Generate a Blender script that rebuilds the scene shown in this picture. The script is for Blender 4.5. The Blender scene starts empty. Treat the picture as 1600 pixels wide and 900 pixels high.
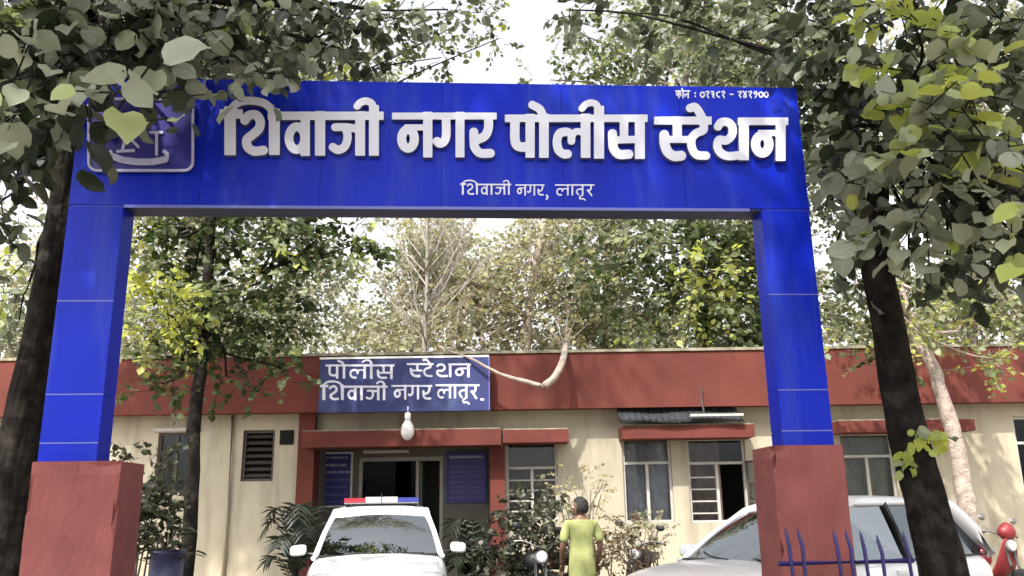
import bpy, bmesh, math, random
import numpy as np
from mathutils import noise as NZ
from mathutils import Vector, Matrix, Euler

S = bpy.context.scene
COL = S.collection
R = math.radians

# ------------------------------------------------------------------ camera
PITCH, ROLL, FPX, EYE = 14.5, -0.84, 1330.0, 1.5
cam_data = bpy.data.cameras.new('camera')
cam = bpy.data.objects.new('camera', cam_data)
COL.objects.link(cam)
CAMR = Matrix.Rotation(R(90 + PITCH), 3, 'X') @ Matrix.Rotation(R(ROLL), 3, 'Z')
cam.matrix_world = Matrix.Translation((0, 0, EYE)) @ CAMR.to_4x4()
cam_data.sensor_width = 36.0
cam_data.lens = FPX / 1600 * 36.0
cam_data.clip_start = 0.05
cam_data.clip_end = 2000
S.camera = cam
S.render.resolution_x, S.render.resolution_y = 1024, 576

# ------------------------------------------------------------------ light
SUN_EL, SUN_AZ = 52.0, 205.0          # azimuth measured clockwise from +Y: behind the camera, to the left
w = bpy.data.worlds.new('World'); S.world = w; w.use_nodes = True
nt = w.node_tree; nt.nodes.clear()
sky = nt.nodes.new('ShaderNodeTexSky'); sky.sky_type = 'NISHITA'; sky.sun_disc = False
sky.sun_elevation = R(SUN_EL); sky.sun_rotation = R(SUN_AZ)
sky.air_density = 1.0; sky.dust_density = 6.0; sky.ozone_density = 1.0; sky.altitude = 500
hs = nt.nodes.new('ShaderNodeHueSaturation'); hs.inputs['Saturation'].default_value = 0.12
bg = nt.nodes.new('ShaderNodeBackground'); bg.inputs['Strength'].default_value = 0.15
wo = nt.nodes.new('ShaderNodeOutputWorld')
nt.links.new(sky.outputs[0], hs.inputs['Color']); nt.links.new(hs.outputs[0], bg.inputs['Color'])
nt.links.new(bg.outputs[0], wo.inputs[0])
sd = bpy.data.lights.new('sun', 'SUN'); sd.energy = 2.5; sd.angle = R(1.0); sd.color = (1.0, 0.95, 0.87)
sun = bpy.data.objects.new('sun', sd); COL.objects.link(sun)
az = R(SUN_AZ); el = R(SUN_EL)
to_sun = Vector((math.sin(az) * math.cos(el), math.cos(az) * math.cos(el), math.sin(el)))
sun.rotation_euler = to_sun.to_track_quat('Z', 'Y').to_euler()
sun.location = (0, -5, 20)
S.view_settings.view_transform = 'Standard'; S.view_settings.look = 'None'
S.view_settings.exposure = 1.5; S.view_settings.gamma = 1.0
S.view_settings.use_curve_mapping = False

# ------------------------------------------------------------------ pixel -> place
CN = np.array(CAMR)
def ray(px, py):
    return CAMR @ Vector(((px - 800) / FPX, -(py - 450) / FPX, -1))
def at(px, py, Y):
    d = ray(px, py); t = Y / d.y
    return Vector((d.x * t, Y, EYE + d.z * t))
GY, GT = 6.65, 3.5
GROT = Matrix.Rotation(R(GT), 3, 'Z'); GINV = GROT.transposed()
def g(px, py, v=0.0):
    """pixel -> (u, z) on the gate's plane, v metres behind its face"""
    d = GINV @ ray(px, py); o = GINV @ Vector((0, -GY, EYE))
    t = (v - o.y) / d.y
    return (o.x + d.x * t, EYE + d.z * t)

# ------------------------------------------------------------------ object helpers
def link(name, me, mat=None, parent=None, smooth=False):
    o = bpy.data.objects.new(name, me); COL.objects.link(o)
    if mat is not None:
        for m in (mat if isinstance(mat, (list, tuple)) else [mat]): me.materials.append(m)
    if parent is not None: o.parent = parent
    if smooth: me.polygons.foreach_set('use_smooth', [True] * len(me.polygons))
    return o
def thing(name, label, cat, loc=(0, 0, 0), rot=(0, 0, 0), group=None):
    o = bpy.data.objects.new(name, None); COL.objects.link(o)
    o.location = loc; o.rotation_euler = rot; o.empty_display_size = 0.2
    return tag(o, label, cat, group)
def tag(o, label=None, cat=None, group=None, kind=None):
    if label: o['label'] = label
    if cat: o['category'] = cat
    if group: o['group'] = group
    if kind: o['kind'] = kind
    return o
def bobj(name, bm, mat, parent=None, smooth=False, bevel=0.0, seg=2):
    if bevel:
        bmesh.ops.bevel(bm, geom=[e for e in bm.edges if len(e.link_faces) == 2 and e.calc_face_angle(0) > 0.5],
                        offset=bevel, segments=seg, affect='EDGES', clamp_overlap=True)
    me = bpy.data.meshes.new(name); bm.to_mesh(me); bm.free()
    return link(name, me, mat, parent, smooth)
def bbox(bm, x0, x1, y0, y1, z0, z1, M=None):
    vs = [bm.verts.new((x, y, z)) for z in (z0, z1) for y in (y0, y1) for x in (x0, x1)]
    for f in ((0, 2, 3, 1), (4, 5, 7, 6), (0, 1, 5, 4), (2, 6, 7, 3), (0, 4, 6, 2), (1, 3, 7, 5)):
        bm.faces.new([vs[i] for i in f])
    if M is not None: bmesh.ops.transform(bm, matrix=M, verts=vs)
    return vs
def box(name, x0, x1, y0, y1, z0, z1, mat, parent=None, bevel=0.0, M=None):
    bm = bmesh.new(); bbox(bm, min(x0, x1), max(x0, x1), min(y0, y1), max(y0, y1), min(z0, z1), max(z0, z1), M)
    return bobj(name, bm, mat, parent, bevel=bevel)
def hexa(bm, p):
    """8 points: bottom ring 4 then top ring 4"""
    vs = [bm.verts.new(q) for q in p]
    for f in ((3, 2, 1, 0), (4, 5, 6, 7), (0, 1, 5, 4), (1, 2, 6, 5), (2, 3, 7, 6), (3, 0, 4, 7)):
        bm.faces.new([vs[i] for i in f])
def frame_of(d):
    d = d.normalized(); a = Vector((0, 0, 1)) if abs(d.z) < .9 else Vector((1, 0, 0))
    x = d.cross(a).normalized(); return x, x.cross(d).normalized()
def tube(bm, pts, rad, n=8, cap=True, rough=0.0, rng=random):
    pts = [Vector(p) for p in pts]
    if not isinstance(rad, (list, tuple)): rad = [rad] * len(pts)
    rings = []; X = None
    for i, p in enumerate(pts):
        d = (pts[min(i + 1, len(pts) - 1)] - pts[max(i - 1, 0)])
        if X is None: X, Yv = frame_of(d)
        else:
            dn = d.normalized(); X = (X - dn * X.dot(dn)).normalized(); Yv = dn.cross(X)
        rings.append([bm.verts.new(p + (X * math.cos(2 * math.pi * k / n) + Yv * math.sin(2 * math.pi * k / n)) *
                     rad[i] * (1 + rough * (rng.random() - .5))) for k in range(n)])
    for a, b in zip(rings, rings[1:]):
        for k in range(n): bm.faces.new((a[k], a[(k + 1) % n], b[(k + 1) % n], b[k]))
    if cap: bm.faces.new(rings[0][::-1]); bm.faces.new(rings[-1])
def spline(pts, m=6):
    pts = [np.array(p, float) for p in pts]
    P = [2 * pts[0] - pts[1]] + pts + [2 * pts[-1] - pts[-2]]
    out = []
    for i in range(1, len(P) - 2):
        for k in range(m):
            t = k / m
            out.append(.5 * ((2 * P[i]) + (-P[i-1] + P[i+1]) * t + (2*P[i-1] - 5*P[i] + 4*P[i+1] - P[i+2]) * t*t
                             + (-P[i-1] + 3*P[i] - 3*P[i+1] + P[i+2]) * t**3))
    out.append(pts[-1]); return out
def lathe(bm, prof, n=20, M=None):
    rings = [[bm.verts.new((r * math.cos(2*math.pi*k/n), r * math.sin(2*math.pi*k/n), z)) for k in range(n)] for r, z in prof]
    for a, b in zip(rings, rings[1:]):
        for k in range(n): bm.faces.new((a[k], a[(k+1) % n], b[(k+1) % n], b[k]))
    bm.faces.new(rings[0][::-1]); bm.faces.new(rings[-1])
    if M is not None: bmesh.ops.transform(bm, matrix=M, verts=[v for r in rings for v in r])
def np_mesh(name, V, F, attr=None):
    """V (n,3), F (m,k) numpy -> mesh"""
    me = bpy.data.meshes.new(name)
    m, k = F.shape
    me.vertices.add(len(V)); me.vertices.foreach_set('co', np.ascontiguousarray(V, dtype=np.float32).ravel())
    me.loops.add(m * k); me.loops.foreach_set('vertex_index', np.ascontiguousarray(F, dtype=np.int32).ravel())
    me.polygons.add(m); me.polygons.foreach_set('loop_start', np.arange(0, m * k, k, dtype=np.int32))
    me.polygons.foreach_set('loop_total', np.full(m, k, dtype=np.int32))
    if attr is not None:
        a = me.attributes.new('tone', 'FLOAT', 'POINT'); a.data.foreach_set('value', np.ascontiguousarray(attr, dtype=np.float32))
    me.update(calc_edges=True); me.validate()
    return me

# ------------------------------------------------------------------ materials
def mat(name, col, rough=.6, metal=0., var=.0, scale=4., col2=None, bump=0., bscale=60., spec=.5, coat=0., stain=None,
        stain_amt=.0, stain_scale=1.2, streak=False):
    m = bpy.data.materials.new(name); m.use_nodes = True; N = m.node_tree.nodes; L = m.node_tree.links
    b = N['Principled BSDF']
    b.inputs['Roughness'].default_value = rough; b.inputs['Metallic'].default_value = metal
    b.inputs['Specular IOR Level'].default_value = spec; b.inputs['Coat Weight'].default_value = coat
    b.inputs['Coat Roughness'].default_value = .08
    b.inputs['Base Color'].default_value = (*col, 1)
    if var or stain or bump:
        tc = N.new('ShaderNodeTexCoord')
        src = tc.outputs['Object']
    if var or stain:
        n1 = N.new('ShaderNodeTexNoise'); n1.inputs['Scale'].default_value = scale; n1.inputs['Detail'].default_value = 6
        L.new(src, n1.inputs['Vector'])
        r = N.new('ShaderNodeValToRGB'); r.color_ramp.elements[0].position = .3; r.color_ramp.elements[1].position = .7
        c2 = col2 or tuple(min(1, c * (1 + var)) for c in col)
        r.color_ramp.elements[0].color = (*(tuple(c * (1 - var) for c in col)), 1); r.color_ramp.elements[1].color = (*c2, 1)
        L.new(n1.outputs['Fac'], r.inputs[0]); out = r.outputs[0]
        if stain:
            mp = N.new('ShaderNodeMapping'); L.new(src, mp.inputs[0])
            mp.inputs['Scale'].default_value = (3.5, 3.5, .5) if streak else (1, 1, 1)
            n2 = N.new('ShaderNodeTexNoise'); n2.inputs['Scale'].default_value = stain_scale; n2.inputs['Detail'].default_value = 9
            n2.inputs['Roughness'].default_value = .65
            L.new(mp.outputs[0], n2.inputs['Vector'])
            r2 = N.new('ShaderNodeValToRGB'); r2.color_ramp.elements[0].position = .5; r2.color_ramp.elements[1].position = .72
            r2.color_ramp.elements[0].color = (0, 0, 0, 1); r2.color_ramp.elements[1].color = (stain_amt,) * 3 + (1,)
            L.new(n2.outputs['Fac'], r2.inputs[0])
            mx = N.new('ShaderNodeMix'); mx.data_type = 'RGBA'
            L.new(r2.outputs[0], mx.inputs[0]); L.new(out, mx.inputs[6]); mx.inputs[7].default_value = (*stain, 1)
            out = mx.outputs[2]
        L.new(out, b.inputs['Base Color'])
    if bump:
        n3 = N.new('ShaderNodeTexNoise'); n3.inputs['Scale'].default_value = bscale; n3.inputs['Detail'].default_value = 5
        L.new(src, n3.inputs['Vector'])
        bp = N.new('ShaderNodeBump'); bp.inputs['Strength'].default_value = bump; bp.inputs['Distance'].default_value = .02
        L.new(n3.outputs['Fac'], bp.inputs['Height']); L.new(bp.outputs[0], b.inputs['Normal'])
    return m

def leaf_mat(name, stops, lo=0., hi=1., per_object=False, trans=.35, rough=.45, spec=.4):
    """stops: [(position, colour)] picked by each leaf's own tone"""
    m = bpy.data.materials.new(name); m.use_nodes = True; N = m.node_tree.nodes; L = m.node_tree.links
    b = N['Principled BSDF']; out = N['Material Output']
    if per_object:
        tc = N.new('ShaderNodeTexCoord'); sx = N.new('ShaderNodeSeparateXYZ'); L.new(tc.outputs['Object'], sx.inputs[0])
        def mth(op, a, b_=None, clamp=False):
            q = N.new('ShaderNodeMath'); q.operation = op; q.use_clamp = clamp
            for i, v in enumerate((a, b_)):
                if v is None: continue
                if isinstance(v, (int, float)): q.inputs[i].default_value = v
                else: L.new(v, q.inputs[i])
            return q.outputs[0]
        ax_ = mth('ABSOLUTE', sx.outputs['X']); rib = mth('SUBTRACT', 1.0, mth('MULTIPLY', ax_, 45.0), True)
        ph = mth('FRACT', mth('MULTIPLY', mth('SUBTRACT', sx.outputs['Y'], mth('MULTIPLY', ax_, .7)), 9.0))
        vein = mth('MULTIPLY', mth('SUBTRACT', 1.0, mth('MULTIPLY', mth('ABSOLUTE', mth('SUBTRACT', ph, .5)), 9.0), True), .5)
        nz = N.new('ShaderNodeTexNoise'); nz.inputs['Scale'].default_value = 3.5; nz.inputs['Detail'].default_value = 4; L.new(tc.outputs['Object'], nz.inputs['Vector'])
        vmask = mth('MAXIMUM', rib, vein)
        oi = N.new('ShaderNodeObjectInfo'); mr = N.new('ShaderNodeMapRange')
        mr.inputs['To Min'].default_value = lo; mr.inputs['To Max'].default_value = hi
        L.new(oi.outputs['Random'], mr.inputs[0]); f = mr.outputs[0]
    else:
        a = N.new('ShaderNodeAttribute'); a.attribute_name = 'tone'; f = a.outputs['Fac']
    r = N.new('ShaderNodeValToRGB'); e = r.color_ramp.elements
    while len(e) < len(stops): e.new(.5)
    for k, (p, c) in enumerate(stops): e[k].position = p; e[k].color = (*c, 1)
    L.new(f, r.inputs[0])
    colout = r.outputs[0]
    if per_object:
        hv = N.new('ShaderNodeHueSaturation'); L.new(colout, hv.inputs['Color'])
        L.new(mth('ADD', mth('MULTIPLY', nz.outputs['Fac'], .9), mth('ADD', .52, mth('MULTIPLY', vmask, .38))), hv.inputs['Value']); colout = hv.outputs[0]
    L.new(colout, b.inputs['Base Color']); b.inputs['Roughness'].default_value = rough
    b.inputs['Specular IOR Level'].default_value = spec
    t = N.new('ShaderNodeBsdfTranslucent'); hsv = N.new('ShaderNodeHueSaturation')
    hsv.inputs['Hue'].default_value = .485; hsv.inputs['Saturation'].default_value = 1.15; hsv.inputs['Value'].default_value = 1.7
    L.new(colout, hsv.inputs['Color']); L.new(hsv.outputs[0], t.inputs[0])
    mx = N.new('ShaderNodeMixShader'); mx.inputs[0].default_value = trans
    L.new(b.outputs[0], mx.inputs[1]); L.new(t.outputs[0], mx.inputs[2]); L.new(mx.outputs[0], out.inputs[0])
    return m

def glass_mat(name, tint, refl=.25):
    m = bpy.data.materials.new(name); m.use_nodes = True; N = m.node_tree.nodes; L = m.node_tree.links
    N.remove(N['Principled BSDF']); out = N['Material Output']
    tr = N.new('ShaderNodeBsdfTransparent'); tr.inputs[0].default_value = (*tint, 1)
    gl = N.new('ShaderNodeBsdfGlossy'); gl.inputs['Roughness'].default_value = .02; gl.inputs[0].default_value = (.9, .95, 1, 1)
    fr = N.new('ShaderNodeLayerWeight'); fr.inputs[0].default_value = refl
    mx = N.new('ShaderNodeMixShader'); L.new(fr.outputs['Fresnel'], mx.inputs[0])
    L.new(tr.outputs[0], mx.inputs[1]); L.new(gl.outputs[0], mx.inputs[2]); L.new(mx.outputs[0], out.inputs[0])
    return m

M_blue = mat('blue_enamel_panel', (.0025, .017, .42), rough=.40, var=.16, scale=1.1, spec=.16, bump=.16, bscale=2.6,
             stain=(.045, .075, .38), stain_amt=.6, stain_scale=1.1, streak=True)
M_joint = mat('pale_blue_joint', (.05, .08, .55), rough=.7)
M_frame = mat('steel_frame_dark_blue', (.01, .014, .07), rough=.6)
M_trim = mat('pale_blue_trim', (.12, .14, .45), rough=.4)
M_pink = mat('terracotta_paint', (.23, .072, .066), rough=.75, spec=.2, var=.16, scale=3.2, bump=.3, bscale=40,
             stain=(.27, .10, .09), stain_amt=.6, stain_scale=2.3, streak=True)
M_red = mat('brick_red_paint', (.125, .034, .026), rough=.8, spec=.2, var=.2, scale=1.2, bump=.12, bscale=50,
            stain=(.085, .03, .026), stain_amt=.6, stain_scale=.9, streak=True)
M_cream = mat('cream_wall_plaster', (.40, .36, .27), rough=.85, var=.10, scale=.8, bump=.2, bscale=60,
              stain=(.17, .145, .10), stain_amt=.6, stain_scale=.8, streak=True)
M_dado = mat('worn_lower_plaster', (.30, .24, .18), rough=.9, var=.2, scale=3, bump=.2, bscale=60)
M_letter = mat('white_acrylic_letter', (.62, .63, .72), rough=.6, var=.03, scale=3, stain=(.55, .56, .58), stain_amt=.4, stain_scale=3)
M_lside = mat('letter_return', (.10, .11, .24), rough=.5)  # letter sides coloured dark to stand for their shade
M_navy = mat('navy_sign_paint', (.022, .03, .13), rough=.5, var=.15, scale=2, stain=(.06, .09, .16), stain_amt=.6, stain_scale=2)
M_wletter = mat('white_sign_paint', (.66, .66, .76), rough=.5, var=.06, scale=8)
M_white = mat('white_paint', (.78, .78, .76), rough=.45, var=.03)
M_car = mat('white_car_paint', (.86, .86, .86), rough=.28, coat=.6, var=.015, scale=3)
M_black = mat('black_plastic', (.015, .015, .016), rough=.5)
M_rubber = mat('tyre_rubber', (.02, .02, .02), rough=.85, bump=.2, bscale=60)
M_chrome = mat('chrome', (.35, .35, .35), rough=.3, metal=1)
M_steel = mat('dull_steel', (.25, .25, .26), rough=.4, metal=.8)
M_grey = mat('grey_trim', (.18, .18, .19), rough=.6)
M_dark = mat('dark_interior', (.035, .032, .03), rough=.9)
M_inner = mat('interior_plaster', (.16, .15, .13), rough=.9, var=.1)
M_winframe = mat('window_frame_paint', (.42, .40, .36), rough=.6, var=.15, scale=9)
M_shutter = mat('brown_shutter', (.05, .038, .033), rough=.6, var=.3, scale=6)
M_tin = mat('weathered_tin', (.055, .058, .066), rough=.7, metal=.1, var=.35, scale=5, bump=.2, bscale=30)
M_moss = mat('mossy_concrete', (.24, .22, .16), rough=.95, var=.35, scale=6, stain=(.06, .07, .035), stain_amt=.8, stain_scale=5, bump=.4, bscale=40)
M_glass = glass_mat('car_glass', (.10, .12, .13), .74)
M_wglass = glass_mat('window_glass', (.78, .80, .80), .22)
M_dglass = glass_mat('dark_door_glass', (.28, .33, .30), .10)
M_redlens = mat('red_lens', (.30, .015, .03), rough=.2, coat=.5)
M_bluelens = mat('blue_lens', (.025, .035, .22), rough=.2, coat=.5)
M_clearlens = mat('clear_lens', (.7, .7, .72), rough=.1, coat=.6)
M_amber = mat('amber_lens', (.6, .2, .02), rough=.2)
M_bark = mat('dark_bark', (.016, .0135, .012), rough=1.0, spec=.1, var=.5, scale=9, bump=1., bscale=14, stain=(.07, .065, .052), stain_amt=.6, stain_scale=5)
M_bark2 = mat('grey_brown_bark', (.11, .088, .07), rough=.95, var=.35, scale=7, bump=.7, bscale=26)
M_twig = mat('grey_twig_bark', (.26, .235, .20), rough=.9, var=.2, scale=6)
M_palebark = mat('pale_bark', (.33, .27, .225), rough=.9, var=.35, scale=9, bump=.9, bscale=30)
M_ground = mat('dusty_ground', (.20, .16, .12), rough=.95, var=.25, scale=1.2, bump=.3, bscale=30)
M_asphalt = mat('worn_asphalt', (.06, .057, .054), rough=.9, var=.25, scale=5, bump=.3, bscale=90)
# ------------------------------------------------------------------ lettering (strokes traced, filled by a signed-distance grid)
def ell(cx, cy, rx, ry, w):
    return (w, [(cx + rx*math.cos(a), cy + ry*math.sin(a)) for a in np.linspace(0, 2*math.pi, 25)], 0)
# word = (crop scale, origin x, origin y, bar y, bottom y, strokes[(width, points, smooth)])
W_shivaji = (6.154, 340, 150, 185, 572, [
    (110, [(120, 150), (120, 518)], 0), (76, [(125, 190), (150, 105), (220, 55), (330, 45), (450, 70), (540, 150)], 1),
    (90, [(60, 172), (200, 172)], 0),
    (88, [(262, 232), (300, 188), (368, 182), (408, 235), (398, 312), (340, 368), (282, 420), (290, 488), (350, 530), (440, 522)], 1),
    (105, [(545, 170), (545, 518)], 0), (80, [(520, 190), (1560, 190)], 0),
    ell(762, 405, 76, 110, 84), (90, [(842, 190), (842, 535)], 0), (98, [(985, 190), (985, 528)], 0),
    (76, [(1130, 300), (1240, 300), (1350, 318)], 1), (80, [(1235, 310), (1250, 400), (1222, 485), (1160, 518), (1108, 492)], 1),
    (95, [(1370, 190), (1370, 530)], 0), (95, [(1503, 130), (1503, 530)], 0),
    (70, [(1500, 130), (1482, 72), (1430, 48), (1375, 62), (1342, 98)], 1)])
W_nagar = (8.0, 600, 150, 250, 770, [
    (86, [(140, 250), (1370, 250)], 0), ell(300, 535, 80, 118, 112), (76, [(290, 392), (520, 392)], 0),
    (115, [(547, 250), (547, 715)], 0), (108, [(775, 270), (778, 480), (748, 570), (695, 592), (662, 566)], 1),
    (112, [(950, 250), (950, 715)], 0), (112, [(1308, 270), (1303, 410), (1258, 500), (1170, 545)], 1),
    (110, [(1122, 450), (1125, 560), (1135, 640), (1200, 712), (1330, 715)], 1)])
W_polis = (6.667, 780, 150, 232, 640, [
    (78, [(95, 232), (1510, 232)], 0), (98, [(165, 250), (165, 460), (205, 525), (300, 530)], 1), (96, [(322, 230), (322, 598)], 0),
    (100, [(466, 230), (466, 598)], 0), (85, [(460, 225), (425, 140), (345, 92)], 1),
    (90, [(690, 372), (630, 390), (602, 465), (618, 560), (672, 604), (712, 604)], 1), (80, [(650, 378), (715, 372), (750, 410), (752, 468)], 1),
    (70, [(752, 430), (795, 372), (880, 378)], 1), (100, [(900, 230), (900, 598)], 0), (105, [(1040, 150), (1040, 604)], 0),
    (70, [(1038, 150), (1012, 88), (955, 70), (900, 88), (862, 130)], 1),
    (88, [(1300, 250), (1300, 440)], 0), (76, [(1190, 458), (1440, 452)], 0),
    (96, [(1180, 392), (1184, 470), (1192, 545), (1245, 606), (1350, 606)], 1), (104, [(1465, 240), (1465, 608)], 0)])
W_steshan = (6.43, 1020, 130, 375, 775, [
    (80, [(50, 375), (555, 375)], 0), (100, [(115, 520), (120, 610), (152, 690), (215, 732), (285, 728)], 1),
    (92, [(245, 375), (247, 545)], 0), (70, [(130, 565), (330, 565)], 0),
    (84, [(510, 400), (508, 470), (440, 500), (392, 555), (392, 645), (440, 718), (535, 728)], 1),
    (84, [(375, 250), (425, 240), (472, 300), (512, 380)], 1),
    (84, [(655, 435), (690, 392), (755, 392), (798, 440), (795, 520), (740, 575), (665, 570), (650, 640), (690, 706), (760, 732), (850, 725)], 1),
    (100, [(915, 390), (915, 728)], 0), (76, [(890, 382), (1325, 382)], 0),
    ell(1100, 612, 67, 90, 92), (62, [(1085, 500), (1250, 500)], 0), (100, [(1285, 390), (1285, 735)], 0)])
# units of letter height for the last word
W_latur = (1.0, 0, 0, 0, 1.0, [
    (.19, [(0, 0), (2.62, 0)], 0),
    (.21, [(.32, .34), (.17, .39), (.10, .57), (.14, .8), (.27, .91), (.40, .90)], 1), (.19, [(.22, .36), (.38, .34), (.46, .44), (.47, .58)], 1),
    (.17, [(.47, .48), (.58, .34), (.78, .36)], 1), (.22, [(.84, 0), (.84, .9)], 0), (.22, [(1.15, 0), (1.15, .9)], 0),
    (.2, [(1.85, .36), (1.55, .40), (1.44, .62), (1.56, .88)], 1), (.22, [(1.85, 0), (1.85, .9)], 0),
    (.17, [(1.83, .95), (1.66, 1.08), (1.70, 1.28), (1.86, 1.25), (2.02, 1.38)], 1),
    (.22, [(2.42, 0), (2.42, .3), (2.34, .48), (2.18, .5)], 1), (.22, [(2.2, .46), (2.46, .95)], 0)])
def word_px(wd, boxpx=None, weight=1.0):
    """strokes in photo pixels: [(w, pts)], optionally fitted to (x0, x1, ybar, ybottom)"""
    s, ox, oy, yb, yt, st = wd
    res = []
    xs = [p[0] for _, ps, _ in st for p in ps]; x0, x1 = min(xs), max(xs)
    for wd_, ps, sm in st:
        if sm: ps = [tuple(q) for q in spline(ps, 5)]
        if boxpx is None:
            res.append((wd_ / s, [(ox + x / s, oy + y / s) for x, y in ps]))
        else:
            a, b, c, d = boxpx; kx = (b - a) / (x1 - x0); ky = (d - c) / (yt - yb)
            res.append((wd_ * ky * weight, [(a + (x - x0) * kx, c + (y - yb) * ky) for x, y in ps]))
    return res
def stroke_mesh(strokes, cell, tomap, depth):
    """strokes in pixel space; tomap(px,py,side)->3D point (side 0 front, 1 back)"""
    A = np.array([(p[0], p[1]) for w_, ps in strokes for p in ps]); pad = max(w_ for w_, _ in strokes) * .5 + 2 * cell
    x0, y0 = A.min(0) - pad; x1, y1 = A.max(0) + pad
    nx = int((x1 - x0) / cell) + 2; ny = int((y1 - y0) / cell) + 2
    X, Y = np.meshgrid(x0 + np.arange(nx) * cell, y0 + np.arange(ny) * cell)
    Fv = np.full(X.shape, -1e3)
    for w_, ps in strokes:
        for (ax, ay), (bx, by) in zip(ps, ps[1:]):
            dx, dy = bx - ax, by - ay; L2 = dx*dx + dy*dy + 1e-9
            t = np.clip(((X - ax) * dx + (Y - ay) * dy) / L2, 0, 1)
            qx, qy = X - ax - t * dx, Y - ay - t * dy
            if len(ps) == 2:        # square-ended bars
                L = math.sqrt(L2); s_ = np.abs((X - ax) * dx + (Y - ay) * dy) ; s_ = ((X - (ax+bx)/2) * dx + (Y - (ay+by)/2) * dy) / L
                p_ = ((X - ax) * -dy + (Y - ay) * dx) / L
                val = np.minimum(w_/2 - np.abs(p_), L/2 + w_*.46 - np.abs(s_))
            else: val = w_/2 - np.hypot(qx, qy)
            Fv = np.maximum(Fv, val)
    Fv[np.abs(Fv) < 1e-4] = 1e-4
    V = []; F = []; Fs = []; key = {}
    def vid(px, py, side):
        k = (round(px, 3), round(py, 3), side)
        if k not in key: key[k] = len(V); V.append(tuple(tomap(px, py, side)))
        return key[k]
    ins = Fv > 0
    for j in range(ny - 1):
        i = 0
        while i < nx - 1:
            c = (ins[j, i], ins[j, i+1], ins[j+1, i+1], ins[j+1, i])
            if not any(c): i += 1; continue
            if all(c):
                k = i
                while k + 1 < nx - 1 and ins[j, k+2] and ins[j+1, k+2] and k - i < 400: k += 1
                xa, xb, ya, yb = X[j, i], X[j, k+1], Y[j, i], Y[j+1, i]
                F.append([vid(xa, ya, 0), vid(xb, ya, 0), vid(xb, yb, 0), vid(xa, yb, 0)]); i = k + 1; continue
            q = [(X[j, i], Y[j, i], Fv[j, i]), (X[j, i+1], Y[j, i+1], Fv[j, i+1]),
                 (X[j+1, i+1], Y[j+1, i+1], Fv[j+1, i+1]), (X[j+1, i], Y[j+1, i], Fv[j+1, i])]
            poly = []
            for a in range(4):
                p, n_ = q[a], q[(a+1) % 4]
                if p[2] > 0: poly.append((p[0], p[1], 0))
                if (p[2] > 0) != (n_[2] > 0):
                    t = p[2] / (p[2] - n_[2]); poly.append((p[0] + t*(n_[0]-p[0]), p[1] + t*(n_[1]-p[1]), 1))
            if len(poly) >= 3:
                F.append([vid(a, b, 0) for a, b, _ in poly])
                for a in range(len(poly)):
                    p, n_ = poly[a], poly[(a+1) % len(poly)]
                    if p[2] and n_[2]: Fs.append([vid(n_[0], n_[1], 0), vid(p[0], p[1], 0), vid(p[0], p[1], 1), vid(n_[0], n_[1], 1)])
            i += 1
    me = bpy.data.meshes.new('lettering'); me.from_pydata(V, [], F + Fs)
    me.polygons.foreach_set('material_index', [0] * len(F) + [1] * len(Fs)); me.validate(); me.update()
    return me
def lettering(name, strokes, parent, tomap, mats, cell=1.0):
    me = stroke_mesh(strokes, cell, tomap, 0); me.name = name
    for m in mats: me.materials.append(m)
    o = bpy.data.objects.new(name, me); COL.objects.link(o); o.parent = parent
    return o

# ------------------------------------------------------------------ ground
bm = bmesh.new(); bbox(bm, -400, 400, -300, 500, -.5, 0); ground = bobj('ground', bm, M_ground); tag(ground, kind='structure')
bm = bmesh.new(); bbox(bm, -2.9, 2.4, -12, 13.6, -.2, .004); drive = bobj('driveway', bm, M_asphalt); tag(drive, kind='structure')
bm = bmesh.new(); bbox(bm, -60, 60, 13.6, 14.96, -.2, .12); apron = bobj('pavement', bm, M_dado); tag(apron, kind='structure')

# ------------------------------------------------------------------ entrance gate
gate = thing('entrance_gate', 'tall blue panelled gateway with white raised lettering on terracotta plinths', 'gate', (0, GY, 0), (0, 0, R(GT)))
def span(pa, pb, v=0): return g(*pa, v)[0], g(*pb, v)[0]
# legs (front face at v=0)
uL0, _ = g(64, 700); uL1, _ = g(160, 700); uL0b, _ = g(101, 350); uL1b, _ = g(183, 350)
uR0, _ = g(1215, 690); uR1, _ = g(1305, 690); uR0b, _ = g(1199, 350); uR1b, _ = g(1263, 340)
LL = ((uL0 + uL0b) / 2, (uL1 + uL1b) / 2); RR = ((uR0 + uR0b) / 2, (uR1 + uR1b) / 2)
zbot = (g(600, 326)[1] + g(1000, 326)[1]) / 2
ztop = (g(300, 124)[1] + g(1240, 140)[1]) / 2
zLb = g(120, 722)[1]; zRb = g(1250, 697)[1]
print('GATE', LL, RR, 'zbot', zbot, 'ztop', ztop, 'plinths', zLb, zRb)
DEP = .235
def panels_leg(x0, x1, zs):
    box('leg_core', x0 + .012, x1 - .012, .012, DEP - .012, zs[0], zbot + .2, M_joint, gate)
    for a in zs[1:-1]: box('joint_strip', x0 + .001, x1 - .001, -.0015, .0115, a - .0045, a + .0045, M_trim, gate)
    for a, b in zip(zs, zs[1:]):
        box('cladding_panel', x0, x1, 0, .0105, a + .005, b - .005, M_blue, gate, bevel=.002)
        for sx in (x0, x1 - .0105):
            box('cladding_panel', sx, sx + .0105, .0125, DEP, a + .002, b - .002, M_blue, gate)
zsL = [zLb, g(120, 692)[1], g(120, 616)[1], g(130, 470)[1], zbot]
zsR = [zRb, g(1250, 673)[1], g(1250, 609)[1], g(1240, 460)[1], zbot]
panels_leg(*LL, zsL); panels_leg(*RR, zsR)
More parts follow.
